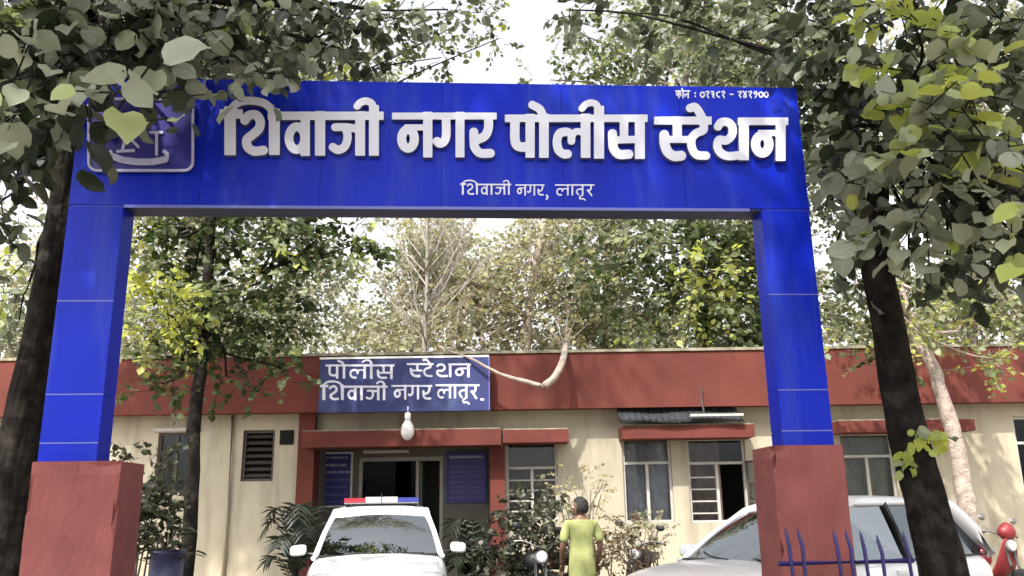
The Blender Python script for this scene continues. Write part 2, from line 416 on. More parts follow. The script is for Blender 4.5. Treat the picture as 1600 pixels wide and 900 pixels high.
# beam
BX0, BX1 = LL[0] - .005, RR[1] + .005
box('beam_core', BX0 + .015, BX1 - .015, .015, DEP - .015, zbot + .012, ztop - .012, M_joint, gate)
cuts = [BX0] + [g(x, 290)[0] for x in (312, 500, 690, 880, 1070)] + [BX1]
for a, b in zip(cuts, cuts[1:]):
    box('cladding_panel', a + .0015, b - .0015, 0, .0135, zbot + .0135, ztop - .0135, M_blue, gate, bevel=.002)
box('beam_top', BX0, BX1, 0, DEP, ztop - .012, ztop + .01, M_blue, gate)
box('end_panel', BX0, BX0 + .012, .015, DEP, zbot, ztop - .013, M_blue, gate)
box('end_panel', BX1 - .012, BX1, .015, DEP, zbot, ztop - .013, M_blue, gate)
box('back_panel', BX0 + .013, BX1 - .013, DEP - .013, DEP, zbot, ztop - .013, M_blue, gate)
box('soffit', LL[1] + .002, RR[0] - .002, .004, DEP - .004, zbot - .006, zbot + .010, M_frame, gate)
box('edge_trim', LL[1] + .003, RR[0] - .1, -.006, .0035, zbot - .012, zbot + .012, M_trim, gate)
# plinths
def plinth(x0, x1, zt):
    bm = bmesh.new(); bbox(bm, x0, x1, -.13, DEP + .12, -.3, zt)
    bmesh.ops.subdivide_edges(bm, edges=bm.edges, cuts=22, use_grid_fill=True)
    rng = random.Random(3)
    for v in bm.verts:
        nb_ = sum((min(abs(v.co.x - x0), abs(v.co.x - x1)) < .001, min(abs(v.co.y + .13), abs(v.co.y - DEP - .12)) < .001, abs(v.co.z - zt) < .001))
        if nb_ >= 2:
            k_ = max(0, NZ.noise(v.co * 4.5) - .12) * .10 + .004; cx_, cy_ = (x0 + x1) / 2, DEP / 2
            v.co.x += k_ * (1 if v.co.x < cx_ else -1); v.co.y += k_ * (1 if v.co.y < cy_ else -1)
            if abs(v.co.z - zt) < .001: v.co.z -= k_
        v.co.x += rng.uniform(-.0015, .0015); v.co.y += rng.uniform(-.0015, .0015)
    o = bobj('plinth', bm, M_pink, gate); md = o.modifiers.new('b', 'BEVEL'); md.width = .006; md.segments = 3; md.limit_method = 'ANGLE'; md.angle_limit = R(50); return o
pl = (g(41, 790, -.13)[0], g(183, 790, -.13)[0]); pr = (g(1214, 790, -.13)[0], g(1328, 790, -.13)[0])
print('PLINTH', pl, pr)
plinth(pl[0], pl[1], zLb); plinth(pr[0], pr[1], zRb)
# raised words
FV, BV = -.055, -.001
def gmap(px, py, side):
    u, z = g(px, py, FV); return (u, FV if side == 0 else BV, z)
for wd in (W_shivaji, W_nagar, W_polis, W_steshan):
    lettering('raised_word', word_px(wd), gate, gmap, (M_letter, M_lside), 1.0)
def gmap2(px, py, side):
    u, z = g(px, py, -.008); return (u, -.008 if side == 0 else -.001, z)
for wd, bx in ((W_shivaji, (720, 798, 288, 305)), (W_nagar, (806, 850, 289, 306)), (W_latur, (868, 928, 289, 306))):
    lettering('small_word', word_px(wd, bx, .62), gate, gmap2, (M_wletter, M_wletter), .6)
lettering('small_word', [(2.6, [(854, 305), (856, 308), (854, 311)])], gate, gmap2, (M_wletter, M_wletter), .6)
# telephone line, top right: short word, colon and two groups of numerals
def nums(seq, x, y0, h, w_):
    D = {'0': [[(.0, .5), (.15, .85), (.4, .95), (.6, .7), (.55, .3), (.3, .15), (.05, .3), (0, .5)]],
         '1': [[(.35, .45), (.1, .4), (.1, .15), (.4, .1), (.5, .4), (.4, .7), (.25, 1.0)]],
         '2': [[(.05, .15), (.4, .05), (.5, .3), (.2, .55), (.45, 1.0)]],
         '3': [[(.05, .1), (.4, .1), (.4, .4), (.15, .45), (.45, .55), (.3, .8), (.5, 1.0)]],
         '4': [[(.0, .05), (.45, .5), (.45, .9), (.15, .95), (.1, .7), (.5, .05)]],
         '8': [[(.5, .1), (.1, .3), (.1, .7), (.5, .95)]], '-': [[(.1, .5), (.5, .5)]], ':': [[(.2, .25), (.2, .35)], [(.2, .75), (.2, .85)]],
         'फ': [[(0, 0), (.9, 0)], [(.15, 0), (.15, .6), (.45, .6)], [(.45, 0), (.45, 1)], [(.45, .4), (.7, .3), (.75, .7)]],
         'ो': [[(0, 0), (.4, 0)], [(.2, 0), (.2, 1)], [(.2, 0), (.0, -.35)]],
         'न': [[(0, 0), (.8, 0)], [(.1, .5), (.5, .5)], [(.15, .5), (.2, .75)], [(.6, 0), (.6, 1)]]}
    adv = {'फ': .9, 'ो': .35, 'न': 1.0, ' ': .45, ':': .5}
    out = []
    for c in seq:
        for ps in D.get(c, []): out.append((w_, [(x + p[0] * h, y0 + p[1] * h) for p in ps]))
        x += adv.get(c, .78) * h
    return out
lettering('telephone_line', nums('फोन : ०२३८२ - २४२१००'.translate(str.maketrans('०१२३४८', '012348')), 1056, 142, 10.5, 2.0), gate, gmap2, (M_wletter, M_wletter), .55)
# emblem plate
plate = None
def rrect(x0, x1, y0, y1, r, n=6):
    pts = []
    for cx, cy, a0 in ((x1-r, y0+r, -90), (x1-r, y1-r, 0), (x0+r, y1-r, 90), (x0+r, y0+r, 180)):
        for k in range(n + 1):
            a = R(a0 + 90*k/n); pts.append((cx + r*math.cos(a), cy + r*math.sin(a)))
    return pts
M_dull = mat('faded_lavender_paint', (.40, .40, .58), rough=.5, var=.2, scale=12)
bm = bmesh.new(); V0 = []
M_plate = mat('dark_blue_plate', (.012, .010, .17), rough=.35, var=.1)
for side, vv in ((0, -.03), (1, -.001)):
    V0.append([bm.verts.new((g(px, py, -.03)[0], vv, g(px, py, -.03)[1])) for px, py in rrect(136, 303, 152, 268, 14)])
bm.faces.new(V0[0]); bm.faces.new(V0[1][::-1])
for k in range(len(V0[0])): bm.faces.new((V0[0][k], V0[0][k-1], V0[1][k-1], V0[1][k]))
bmesh.ops.recalc_face_normals(bm, faces=bm.faces)
plate = bobj('emblem_plate', bm, M_plate, gate)
def gmap3(px, py, side):
    u, z = g(px, py, -.045); return (u, -.045 if side == 0 else -.029, z)
bord = rrect(138, 301, 154, 266, 13); bord.append(bord[0])
lettering('plate_border', [(3.8, bord)], plate, gmap3, (M_dull, M_dull), 1.0)
E = lambda x, y: (100 + x / 5.626, 130 + y / 5.626)
em = [(4.2, [E(*p) for p in ps]) for ps in ([(420, 330), (575, 325)], [(430, 335), (545, 450)], [(570, 330), (545, 450)],
     [(545, 450), (512, 590)], [(545, 450), (650, 555)], [(470, 598), (610, 590)], [(812, 430), (812, 625)])]
em += [(4, [E(*p) for p in ps]) for ps in ([(700, 250), (730, 320)], [(760, 430), (860, 430)])]
em += [(10, [E(*p) for p in [(420, 640), (520, 675), (640, 690), (780, 690), (880, 670)]]),
       (6, [E(*p) for p in [(880, 600), (905, 620), (900, 670), (870, 675)]]), (5, [E(*p) for p in [(410, 600), (395, 640), (420, 680)]])]
lettering('emblem', em, plate, gmap3, (M_dull, M_dull), .8)

# low blue picket gate leaf standing against the right plinth
leaf_ = thing('picket_gate_leaf', 'low dark blue steel picket gate leaf in front of the right terracotta plinth', 'gate', (0, 0, 0))
M_pick = mat('dark_blue_steel', (.02, .015, .11), rough=.45, var=.2, scale=9)
PY = 6.35
for k, (px, top) in enumerate(((1228, 827), (1247, 827), (1303, 830), (1322, 830), (1345, 832), (1371, 838), (1412, 832))):
    p = at(px, top, PY + .10 * (px - 1228) / 90 * .6); bm = bmesh.new()
    lean = .012 if k % 2 == 0 else .02
    tube(bm, [(p.x + .045, p.y, .08), (p.x + .02, p.y, p.z - .32), (p.x + lean, p.y, p.z - .12), (p.x, p.y, p.z - .03), (p.x - .006, p.y, p.z + .01)],
         [.013, .013, .015, .012, .003], n=8)
    bobj('picket', bm, M_pick, leaf_, smooth=True)
a, b = at(1215, 860, PY), at(1425, 860, PY + .15)
for z in (.28, 1.09):
    bm = bmesh.new(); tube(bm, [(a.x, a.y, z), (b.x, b.y, z)], .018, n=4); bobj('rail', bm, M_pick, leaf_)

# ------------------------------------------------------------------ police station building
BY = 15.0
bld = thing('police_station_building', 'single storey cream building with a brick red parapet and red porch', 'building', (0, BY, 0))
def wx(px, py=740, Y=BY): return at(px, py, Y).x
def wz(px, py, Y=BY): return at(px, py, Y).z
def panelled_wall(name, x0, x1, z0, z1, y0, y1, holes, m, parent):
    xs = sorted({x0, x1, *[h[0] for h in holes], *[h[1] for h in holes]}); zs = sorted({z0, z1, *[h[2] for h in holes], *[h[3] for h in holes]})
    xs = [x for x in xs if x0 <= x <= x1]; zs = [z for z in zs if z0 <= z <= z1]
    nx, nz = len(xs) - 1, len(zs) - 1
    def solid(i, k):
        if i < 0 or k < 0 or i >= nx or k >= nz: return False
        cx, cz = (xs[i] + xs[i+1]) / 2, (zs[k] + zs[k+1]) / 2
        return not any(h[0] < cx < h[1] and h[2] < cz < h[3] for h in holes)
    bm = bmesh.new()
    def q(*p): bm.faces.new([bm.verts.new(v) for v in p])
    for i in range(nx):
        for k in range(nz):
            if not solid(i, k): continue
            a, b, c, d = xs[i], xs[i+1], zs[k], zs[k+1]
            q((a, y0, c), (b, y0, c), (b, y0, d), (a, y0, d)); q((a, y1, c), (a, y1, d), (b, y1, d), (b, y1, c))
            if not solid(i-1, k): q((a, y0, c), (a, y0, d), (a, y1, d), (a, y1, c))
            if not solid(i+1, k): q((b, y0, c), (b, y1, c), (b, y1, d), (b, y0, d))
            if not solid(i, k-1): q((a, y0, c), (a, y1, c), (b, y1, c), (b, y0, c))
            if not solid(i, k+1): q((a, y0, d), (b, y0, d), (b, y1, d), (a, y1, d))
    bmesh.ops.remove_doubles(bm, verts=bm.verts, dist=1e-5)
    return bobj(name, bm, m, parent)
zf0 = wz(900, 638, BY - .35); zf1 = wz(900, 551, BY - .35)
zc = zf0 + .1
def hole(xa, xb, ya, yb, xr=None):
    m_ = (xa + xb) / 2; return (wx(xa, (ya+yb)/2), wx(xb, (ya+yb)/2), wz(m_, yb), wz(m_, ya))
H = {'w1': hole(791, 872, 690, 812), 'w2': hole(974, 1051, 684, 817), 'w3': hole(1076, 1168, 684, 817), 'w4': hole(1316, 1400, 676, 800),
     'w5': hole(378, 428, 672, 752), 'w6': hole(244, 302, 676, 770), 'w7': hole(1592, 1680, 650, 790), 'w8': hole(60, 130, 676, 770)}
vent = hole(437, 459, 672, 695)
porch = (wx(486), wx(770), -.2, wz(620, 690))
print('ZF', zf0, zf1, 'porch', porch, H['w2'])
X0, X1 = -16., 17.
wl = panelled_wall('wall', X0, X1, -.1, zc, 0, .23, list(H.values()) + [porch, vent], M_cream, bld)
box('parapet_band', X0 - .3, X1 + .3, -.35, -.12, zf0, zf1, M_red, bld, bevel=.01)
box('parapet_coping', X0 - .32, X1 + .32, -.38, -.09, zf1 + .002, zf1 + .05, M_moss, bld)
box('roof_slab', X0 - .3, X1 + .3, -.118, 8.0, zc + .002, zc + .15, M_moss, bld)
box('side_wall', X0 + .001, X0 + .23, .232, 7.7, -.1, zc, M_cream, bld); box('side_wall', X1 - .23, X1 - .001, .232, 7.7, -.1, zc, M_cream, bld)
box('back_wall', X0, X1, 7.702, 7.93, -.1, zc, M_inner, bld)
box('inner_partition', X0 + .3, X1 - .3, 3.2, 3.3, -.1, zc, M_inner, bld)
M_curt = {k_: mat('window_curtain', c_, rough=.9, var=.2, scale=5) for k_, c_ in (('w1', (.22, .17, .14)), ('w2', (.46, .43, .46)), ('w3', (.24, .17, .15)), ('w4', (.34, .32, .28)))}
for nm, h in H.items():
    x0, x1, z0, z1 = h; cx = (x0 + x1) / 2; fw = .045
    bm = bmesh.new()
    bbox(bm, x0 + .003, x0 + fw, .05, .12, z0 + .003, z1 - .003); bbox(bm, x1 - fw, x1 - .003, .05, .12, z0 + .003, z1 - .003)
    bbox(bm, x0 + fw + .001, x1 - fw - .001, .052, .118, z0 + .003, z0 + fw); bbox(bm, x0 + fw + .001, x1 - fw - .001, .052, .118, z1 - fw, z1 - .003)
    win = bobj('window', bm, M_winframe if nm in ('w1', 'w2', 'w3', 'w4', 'w7') else M_shutter, bld)
    a, b = x0 + fw + .002, x1 - fw - .002
    if nm in ('w6', 'w8'):
        box('pane', a, b, .083, .087, z0 + fw, z1 - fw, M_wglass, win); box('mullion', cx - .02, cx + .02, .06, .08, z0 + fw + .001, z1 - fw - .001, M_shutter, win)
        box('lintel', x0 - .08, x1 + .08, -.05, -.001, z1 + .02, z1 + .08, M_winframe, bld); continue
    if nm == 'w5':
        n = 7
        for k in range(n):
            zz = z0 + fw + (z1 - z0 - 2*fw) * (k + .5) / n
            o = box('louvre', a, b, -.045, .045, -.004, .004, M_shutter, win); o.location = (0, .09, zz); o.rotation_euler = (R(38), 0, 0)
        continue
    ztr = z0 + (z1 - z0) * (.70 if nm != 'w1' else .66)
    box('transom', a, b, .048, .115, ztr - .022, ztr + .022, M_winframe, win)
    box('mullion', cx - .025, cx + .025, .046, .113, z0 + fw + .002, ztr - .024, M_winframe, win)
    for (c, d, e, f) in ((a, cx - .027, z0 + fw, ztr - .024), (cx + .027, b, z0 + fw, ztr - .024), (a, b, ztr + .024, z1 - fw)):
        if nm == 'w3' and c > cx: continue
        box('pane', c, d, .083, .087, e, f, M_wglass, win)
    nb = 5 if nm in ('w3', 'w1') else 0
    for k in range(nb):
        zz = z0 + (ztr - z0) * (k + .8) / nb
        if zz > ztr - .05: continue
        box('grille_bar', a, (cx if nm == 'w3' else b), .062, .074, zz - .012, zz + .012, M_winframe, win)
    # curtain or dark cupboard inside
    if nm in ('w2', 'w4', 'w1', 'w3'):
        bm = bmesh.new(); n = 40; pts = []
        for k in range(n + 1):
            t = k / n; pts.append((a - .04 + (b - a + .08) * t * (1 if nm != 'w3' else .6), .20 + .02 * math.sin(t * 40)))
        for (p, q) in zip(pts, pts[1:]):
            bm.faces.new([bm.verts.new(v) for v in ((p[0], p[1], z0), (q[0], q[1], z0), (q[0], q[1], z1), (p[0], p[1], z1))])
        bmesh.ops.remove_doubles(bm, verts=bm.verts, dist=1e-4)
        bobj('curtain', bm, M_curt[nm], win)
# open shutter on the third window
h = H['w3']; sh = bpy.data.objects.new('open_shutter', None)
zt = h[2] + (h[3] - h[2]) * .72
bm = bmesh.new(); L_ = .42
bbox(bm, 0, .04, -.015, .015, 0, zt - h[2]); bbox(bm, L_ - .04, L_, -.015, .015, 0, zt - h[2])
for k in range(4): bbox(bm, .041, L_ - .041, -.014, .014, (zt - h[2] - .04) * k / 3, (zt - h[2] - .04) * k / 3 + .04)
so = bobj('open_shutter', bm, M_shutter, bld); so.location = (h[1] - .02, -.02, h[2]); so.rotation_euler = (0, 0, R(-38))
box('pane', .042, L_ - .042, -.003, .003, .03, zt - h[2] - .03, M_wglass, so)
# sunshades
def sunshade(xa, xb, ya, yb, moss=True):
    Y = BY - .55; x0, x1 = at(xa, yb, Y).x, at(xb, yb, Y).x; z0, z1 = at((xa+xb)/2, yb, Y).z, at((xa+xb)/2, ya, Y).z
    o = box('sunshade', x0, x1, -.55, -.001, z0, z1, M_red, bld, bevel=.008)
    if moss: box('moss_cover', x0 + .01, x1 - .01, -.54, -.003, z1 + .001, z1 + .02, M_moss, o)
    return x0, x1, z0, z1
s1 = sunshade(786, 889, 671, 691); s2 = sunshade(973, 1180, 664, 684); s3 = sunshade(1311, 1525, 656, 674)
# porch
s4 = sunshade(471, 783, 672, 697)
pc = (wx(463, 760, BY - .12), wx(489, 760, BY - .12)); pd = (wx(766, 760, BY - .12), wx(789, 760, BY - .12))
box('porch_column', pc[0], pc[1], -.15, .30, -.1, zf0 - .003, M_red, bld, bevel=.006)
box('porch_column', pd[0], pd[1], -.15, .30, -.1, s4[2] - .003, M_red, bld, bevel=.006)
PB = 1.3   # porch back wall
zi = porch[3]
def pX(px, py=750): return at(px, py, BY + PB).x
def pZ(px, py): return at(px, py, BY + PB).z
dr = (pX(560), pX(692), -.1, pZ(620, 714))
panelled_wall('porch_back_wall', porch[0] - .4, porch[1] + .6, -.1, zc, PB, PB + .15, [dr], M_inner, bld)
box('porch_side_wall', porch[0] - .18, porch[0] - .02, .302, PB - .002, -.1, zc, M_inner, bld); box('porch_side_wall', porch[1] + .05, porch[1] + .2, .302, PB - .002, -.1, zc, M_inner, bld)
# entrance door: fixed dark glazing and open leaf
x0, x1, z0, z1 = dr; xm = pX(652)
bm = bmesh.new()
bbox(bm, x0 + .003, x0 + .07, PB + .02, PB + .1, 0, z1 - .003); bbox(bm, x1 - .06, x1 - .003, PB + .02, PB + .1, 0, z1 - .003); bbox(bm, xm - .03, xm + .03, PB + .02, PB + .1, 0, z1 - .08)
bbox(bm, x0 + .071, x1 - .061, PB + .021, PB + .099, z1 - .075, z1 - .003)
door = bobj('entrance_door', bm, M_winframe, bld)
box('pane', x0 + .075, xm - .034, PB + .055, PB + .06, .05, z1 - .08, M_dglass, door)
box('door_leaf', xm + .04, xm + .075, PB + .12, PB + .72, .02, z1 - .1, mat('pale_green_door', (.22, .27, .22), rough=.6, var=.1), door)

def board(name, label, px0, px1, py0, py1, Y, rows, frame, mface):
    a, b = at(px0, py1, Y), at(px1, py0, Y)
    t = thing(name, label, 'notice board', ((a.x + b.x) / 2, Y, a.z), (0, 0, 0)); wd = (b.x - a.x) / 2; hh = b.z - a.z
    box('panel', -wd, wd, 0, .03, 0, hh, mface, t)
    bm = bmesh.new(); fw = .035
    bbox(bm, -wd - fw, -wd - .001, -.015, .035, -fw, hh + fw); bbox(bm, wd + .001, wd + fw, -.015, .035, -fw, hh + fw)
    bbox(bm, -wd, wd, -.014, .034, -fw, -.001); bbox(bm, -wd, wd, -.014, .034, hh + .001, hh + fw)
    bobj('frame', bm, frame, t)
    return t, wd, hh
rng = random.Random(5)
M_nb = mat('blue_notice_paint', (.03, .035, .22), rough=.5, var=.15)
M_row = mat('faded_white_print', (.38, .38, .50), rough=.6)
M_row2 = mat('faded_blue_print', (.10, .11, .30), rough=.6)
t1, wd, hh = board('notice_board', 'blue notice board with white rows and white frame left of the entrance door', 503, 549, 709, 790, BY + PB - .06, 6, M_white, M_nb)
for k in range(7):
    bm = bmesh.new(); x = -wd + .03; zz = hh * (k + .5) / 7
    while x < wd - .08:
        l = rng.uniform(.04, .14); bbox(bm, x, min(x + l, wd - .02), -.004, .001, zz - .018 - .01 * (k % 2), zz + .018); x += l + .02
    bobj('printed_row', bm, M_row if k > 3 else M_row2, t1)
t2, wd, hh = board('notice_board', 'blue notice board with two printed columns right of the entrance door', 700, 757, 709, 783, BY + PB - .06, 6, M_nb, mat('violet_blue_paint', (.045, .035, .20), rough=.5, var=.2))
for k in range(8):
    for s_ in (0, 1):
        bm = bmesh.new(); zz = hh * (k + .6) / 9
        bbox(bm, (-wd + .04 if s_ == 0 else .03), (-.03 if s_ == 0 else wd - .04), -.004, .001, zz - .014, zz + .014)
        bobj('printed_row', bm, M_row2, t2)
box('heading_strip', -wd + .02, wd - .02, -.004, .001, hh - .08, hh - .03, M_row, t2)

# tube light over the door and the porch lamp
tl = at(603, 706, BY + PB - .25); t = thing('tube_light', 'white tube light fitting above the entrance door', 'light', tl)
box('batten', -.42, .42, 0, .04, -.02, .035, M_white, t, bevel=.005)
bm = bmesh.new(); tube(bm, [(-.40, -.02, 0), (.40, -.02, 0)], .016, n=10); bobj('tube', bm, M_clearlens, t)
lp = at(637, 664, BY - .62)
t = thing('hanging_lamp', 'white bulb shaped lamp hanging below the navy sign above the porch', 'lamp', (lp.x, BY - .62, at(637, 688, BY - .62).z))
bm = bmesh.new(); lathe(bm, [(.02, 0), (.07, .03), (.105, .09), (.115, .16), (.10, .24), (.065, .30), (.045, .33)], 20); bobj('lamp_shade', bm, mat('opal_glass', (.75, .72, .70), rough=.3), t, smooth=True)
bm = bmesh.new(); lathe(bm, [(.045, .331), (.05, .36), (.05, .44), (.03, .46)], 16); bobj('lamp_holder', bm, M_white, t, smooth=True)
bm = bmesh.new(); tube(bm, [(0, 0, .46), (0, .0, .55), (0, .22, .60)], .012, n=8); bobj('lamp_arm', bm, M_white, t, smooth=True)

# name board on the parapet
SY = BY - .62
a, b = at(497, 645, SY), at(763, 558, SY)
sg = thing('name_board', 'navy blue painted board with two lines of white lettering above the porch', 'sign', ((a.x+b.x)/2, SY, a.z))
hw, hh = (b.x - a.x)/2, b.z - a.z
box('panel', -hw, hw, 0, .04, 0, hh, M_navy, sg, bevel=.004)
box('top_rail', -hw - .01, hw + .01, -.01, .08, hh + .002, hh + .035, M_white, sg)
box('side_rail', hw + .002, hw + .02, -.008, .05, 0, hh, M_trim, sg); 
for s_ in (-1, 1): box('bracket', s_*hw*.7 - .03, s_*hw*.7 + .03, .042, .268, hh*.5, hh*.5 + .05, M_steel, sg)
def smap(px, py, side):
    p = at(px, py, SY); return (p.x - sg.location.x, -.006 if side == 0 else .0, p.z - sg.location.z)
for wd, bx in ((W_polis, (510, 615, 571, 592)), (W_steshan, (637, 735, 569, 590)), (W_shivaji, (502, 604, 604, 626)), (W_nagar, (613, 674, 603, 625)),
               (W_latur, (682, 748, 602, 623))):
    lettering('painted_word', word_px(wd, bx, .74), sg, smap, (M_wletter, M_wletter), .6)
lettering('painted_dot', [(3.2, [(752, 624), (755, 624.3)])], sg, smap, (M_wletter, M_wletter), .6)

# tin sheet lying on the middle sunshade, cable, pipes
x0, x1, z0, z1 = s2
t = thing('tin_sheet', 'weathered grey corrugated tin sheet resting on the middle window sunshade', 'sheet', (x0, BY - .02, z1 + .03))
bm = bmesh.new(); n = 90; W_ = (x1 - x0) * .93; rows = []
for j in range(3):
    rows.append([bm.verts.new((-.03 + W_ * k / n, -.62 + .3 * j, .006 * math.sin(k * 1.3) + .02 + .16 * j + .02 * math.sin(k * .12 + j))) for k in range(n + 1)])
for a_, b_ in zip(rows, rows[1:]):
    for k in range(n): bm.faces.new((a_[k], a_[k+1], b_[k+1], b_[k]))
bmesh.ops.solidify(bm, geom=bm.faces, thickness=.004)
bobj('corrugated_sheet', bm, M_tin, t, smooth=True)
box('timber_batten', W_*.55, W_*.98, -.66, -.60, .10, .14, M_winframe, t)
bm = bmesh.new(); p = at(1096, 605, BY - .45); tube(bm, [(p.x, BY - .40, p.z), (p.x, BY - .45, p.z - .3), (p.x + .02, BY - .5, p.z - .65)], .018, n=6)
tag(bobj('conduit', bm, M_shutter), 'short brown conduit hanging down the red parapet above the tin sheet', 'pipe')
bm = bmesh.new(); p = at(363, 660, BY - .05); tube(bm, [(p.x, BY - .05, zf0), (p.x + .02, BY - .05, 1.6), (p.x, BY - .05, 0)], .03, n=8)
tag(bobj('drain_pipe', bm, M_cream, smooth=True), 'cream drain pipe running down the wall left of the small louvred window', 'pipe')
o = box('extractor_box', vent[0] + .01, vent[1] - .01, -.03, .2, vent[2] + .01, vent[3] - .01, mat('black_grille', (.004, .004, .004), rough=.95), bld, bevel=.01)  # near-black block paints the darkness inside the vent hole

# white low wall end at the far left
a, b = at(-60, 792, 8.6), at(50, 792, 8.6)
t = box('compound_wall', a.x - 1.5, b.x, 8.6, 8.85, -.1, a.z, mat('whitewashed_wall', (.62, .60, .66), rough=.8, var=.06, scale=2, bump=.2), None, bevel=.01)
tag(t, 'low whitewashed compound wall end beside the left terracotta plinth', 'wall')
# ------------------------------------------------------------------ cars
M_bar = mat('dull_white_housing', (.42, .40, .42), rough=.4)
def lerp(a, b, t): return a + (b - a) * t
def make_car(name, label, loc, heading, police=False):
    """x forward, origin on the ground under the middle"""
    t = thing(name, label, 'car', loc, (0, 0, heading))
    W = .82; zb = .97
    # stations: x, bottom, shoulder z, centre z, half width
    st = [(2.20, .32, .56, .62, .50), (2.14, .24, .72, .80, .66), (1.90, .22, .83, .90, .77), (1.55, .22, .89, .955, .82), (1.15, .22, .92, .985, .83),
          (.80, .22, .94, 1.00, .83), (0, .22, .95, .95, .83), (-1.0, .22, .97, .97, .83), (-1.6, .22, .97, .97, .82), (-1.86, .26, .95, .96, .78), (-1.95, .34, .86, .88, .70)]
    bm = bmesh.new(); rings = []
    for x, b0, s, c, wd in st:
        half = [(0, c), (wd*.45, c - .008), (wd*.80, lerp(s, c, .55)), (wd*.93, s), (wd, s - .10), (wd*1.01, (s + b0)/2), (wd*.985, b0 + .12), (wd*.90, b0)]
        ring = [(x - (.05 if q > 0 else 0), -y, z) for y, z in half[::-1] for q in [0]][:-1] + [(x, y, z) for y, z in half]
        rings.append([bm.verts.new(v) for v in ring])
    for a, b in zip(rings, rings[1:]):
        for k in range(len(a) - 1): bm.faces.new((a[k], a[k+1], b[k+1], b[k]))
        bm.faces.new((a[-1], a[0], b[0], b[-1]))
    bm.faces.new(rings[0]); bm.faces.new(rings[-1][::-1])
    bmesh.ops.recalc_face_normals(bm, faces=bm.faces)
    o = bobj('body', bm, M_car, t, smooth=True)
    md = o.modifiers.new('s', 'SUBSURF'); md.levels = md.render_levels = 2
    zr = 1.555; A0 = (1.02, .755, .975); B0 = (.28, .60, 1.42); C0 = (-1.25, .60, 1.50); D0 = (-1.80, .70, .99)
    # roof
    bm = bmesh.new(); nx, ny = 14, 12; grid = []
    def roofpt(u, v):
        x = lerp(B0[0] + .02, C0[0] - .08, u); y = lerp(-.625, .625, v)
        cr = (1 - (2*v - 1)**4) * .055 + math.sin(math.pi * min(1, max(0, u))) * .03 - (abs(2*u-1)**6) * .012
        return (x + .05 * (1 - (2*v-1)**2) * (1 if u < .5 else -1) * abs(2*u-1), y, 1.495 + cr - .08 * max(0, 1 - u/.35)**1.7)
    grid = [[bm.verts.new(roofpt(i/nx, j/ny)) for j in range(ny+1)] for i in range(nx+1)]
    for i in range(nx):
        for j in range(ny): bm.faces.new((grid[i][j], grid[i+1][j], grid[i+1][j+1], grid[i][j+1]))
    bmesh.ops.recalc_face_normals(bm, faces=bm.faces)
    bmesh.ops.solidify(bm, geom=bm.faces[:], thickness=.03)
    bobj('roof', bm, M_car, t, smooth=True)
    mir = lambda p, s: Vector((p[0], p[1] * s, p[2]))
    Bm = (-.42, .615, 1.50); Bb = (-.48, .79, .96)
    Cm = (-1.12, .615, 1.50); Cb = (-1.28, .78, .97)
    for s in (-1, 1):
        bm = bmesh.new(); tube(bm, [mir((1.12, .775, .945), s), mir(A0, s), mir((.64, .690, 1.22), s), mir((.27, .615, 1.43), s), mir((.05, .62, 1.49), s)], [.03, .036, .036, .038, .03], n=8)
        bobj('windscreen_pillar', bm, M_car, t, smooth=True)
        bm = bmesh.new(); tube(bm, [mir((.2, .622, 1.452), s), mir((.0, .62, 1.495), s), mir(Bm, s), mir((-1.28, .615, 1.50), s)], [.03, .03, .03, .03], n=8); bobj('roof_rail', bm, M_car, t, smooth=True)
        bm = bmesh.new(); tube(bm, [mir(Bb, s), mir(Bm, s)], [.045, .035], n=6); bobj('door_pillar', bm, M_black, t)
        bm = bmesh.new(); p = [Vector(q) for q in ((Cb[0], Cb[1], Cb[2]), (Cb[0] - .58, .73, .96), (-1.42, .605, 1.46), (Cm[0] - .06, Cm[1], Cm[2]))]
        v1 = [bm.verts.new(mir(q, s)) for q in p]; v2 = [bm.verts.new(mir((q.x, q.y - .05, q.z), s)) for q in p]
        bm.faces.new(v1); bm.faces.new(v2[::-1])
        for k in range(4): bm.faces.new((v1[k], v1[k-1], v2[k-1], v2[k]))
        bmesh.ops.recalc_face_normals(bm, faces=bm.faces)
        if police: bobj('rear_pillar', bm, M_car, t)
        else:
            bm.free(); bm = bmesh.new()
            tube(bm, [mir((-1.86, .74, .96), s), mir((-1.72, .69, 1.20), s), mir((-1.46, .62, 1.45), s), mir((-1.20, .61, 1.50), s)], [.10, .095, .08, .04], n=8)
            bobj('rear_pillar', bm, M_car, t, smooth=True)
        # side glass
        def quad(nm, pts, m):
            bm = bmesh.new(); vs = [bm.verts.new(mir(q, s)) for q in pts]; bm.faces.new(vs)
            bmesh.ops.solidify(bm, geom=bm.faces[:], thickness=.005); return bobj(nm, bm, m, t)
        quad('side_window', [(.98, .765, .955), (.30, .612, 1.425), (.0, .612, 1.48), (Bm[0] + .03, .608, 1.485), (Bb[0] + .04, .785, .955)], M_glass)
        quad('side_window', [(Bb[0] - .04, .785, .955), (Bm[0] - .03, .608, 1.485), (Cm[0], .608, 1.485), (Cb[0] - .03, .775, .955)], M_glass)
        if not police: quad('side_window', [(Cb[0] - .06, .775, .955), (Cm[0] - .04, .608, 1.485), (-1.40, .60, 1.45), (-1.80, .73, .965)], M_glass)
        # mirror
        bm = bmesh.new(); bmesh.ops.create_uvsphere(bm, u_segments=20, v_segments=12, radius=1)
        for v in bm.verts:
            q = [math.copysign(abs(c)**.55, c) for c in v.co]; v.co = (.78 + q[0]*.07, s*.99 + q[1]*.10, 1.03 + q[2]*.065 + q[1]*s*-.008)
        o = bobj('side_mirror', bm, M_car, t, smooth=True)
        bm = bmesh.new(); tube(bm, [(.80, s*.80, .98), (.78, s*.92, 1.0)], .022, n=6); bobj('mirror_arm', bm, M_black, o)
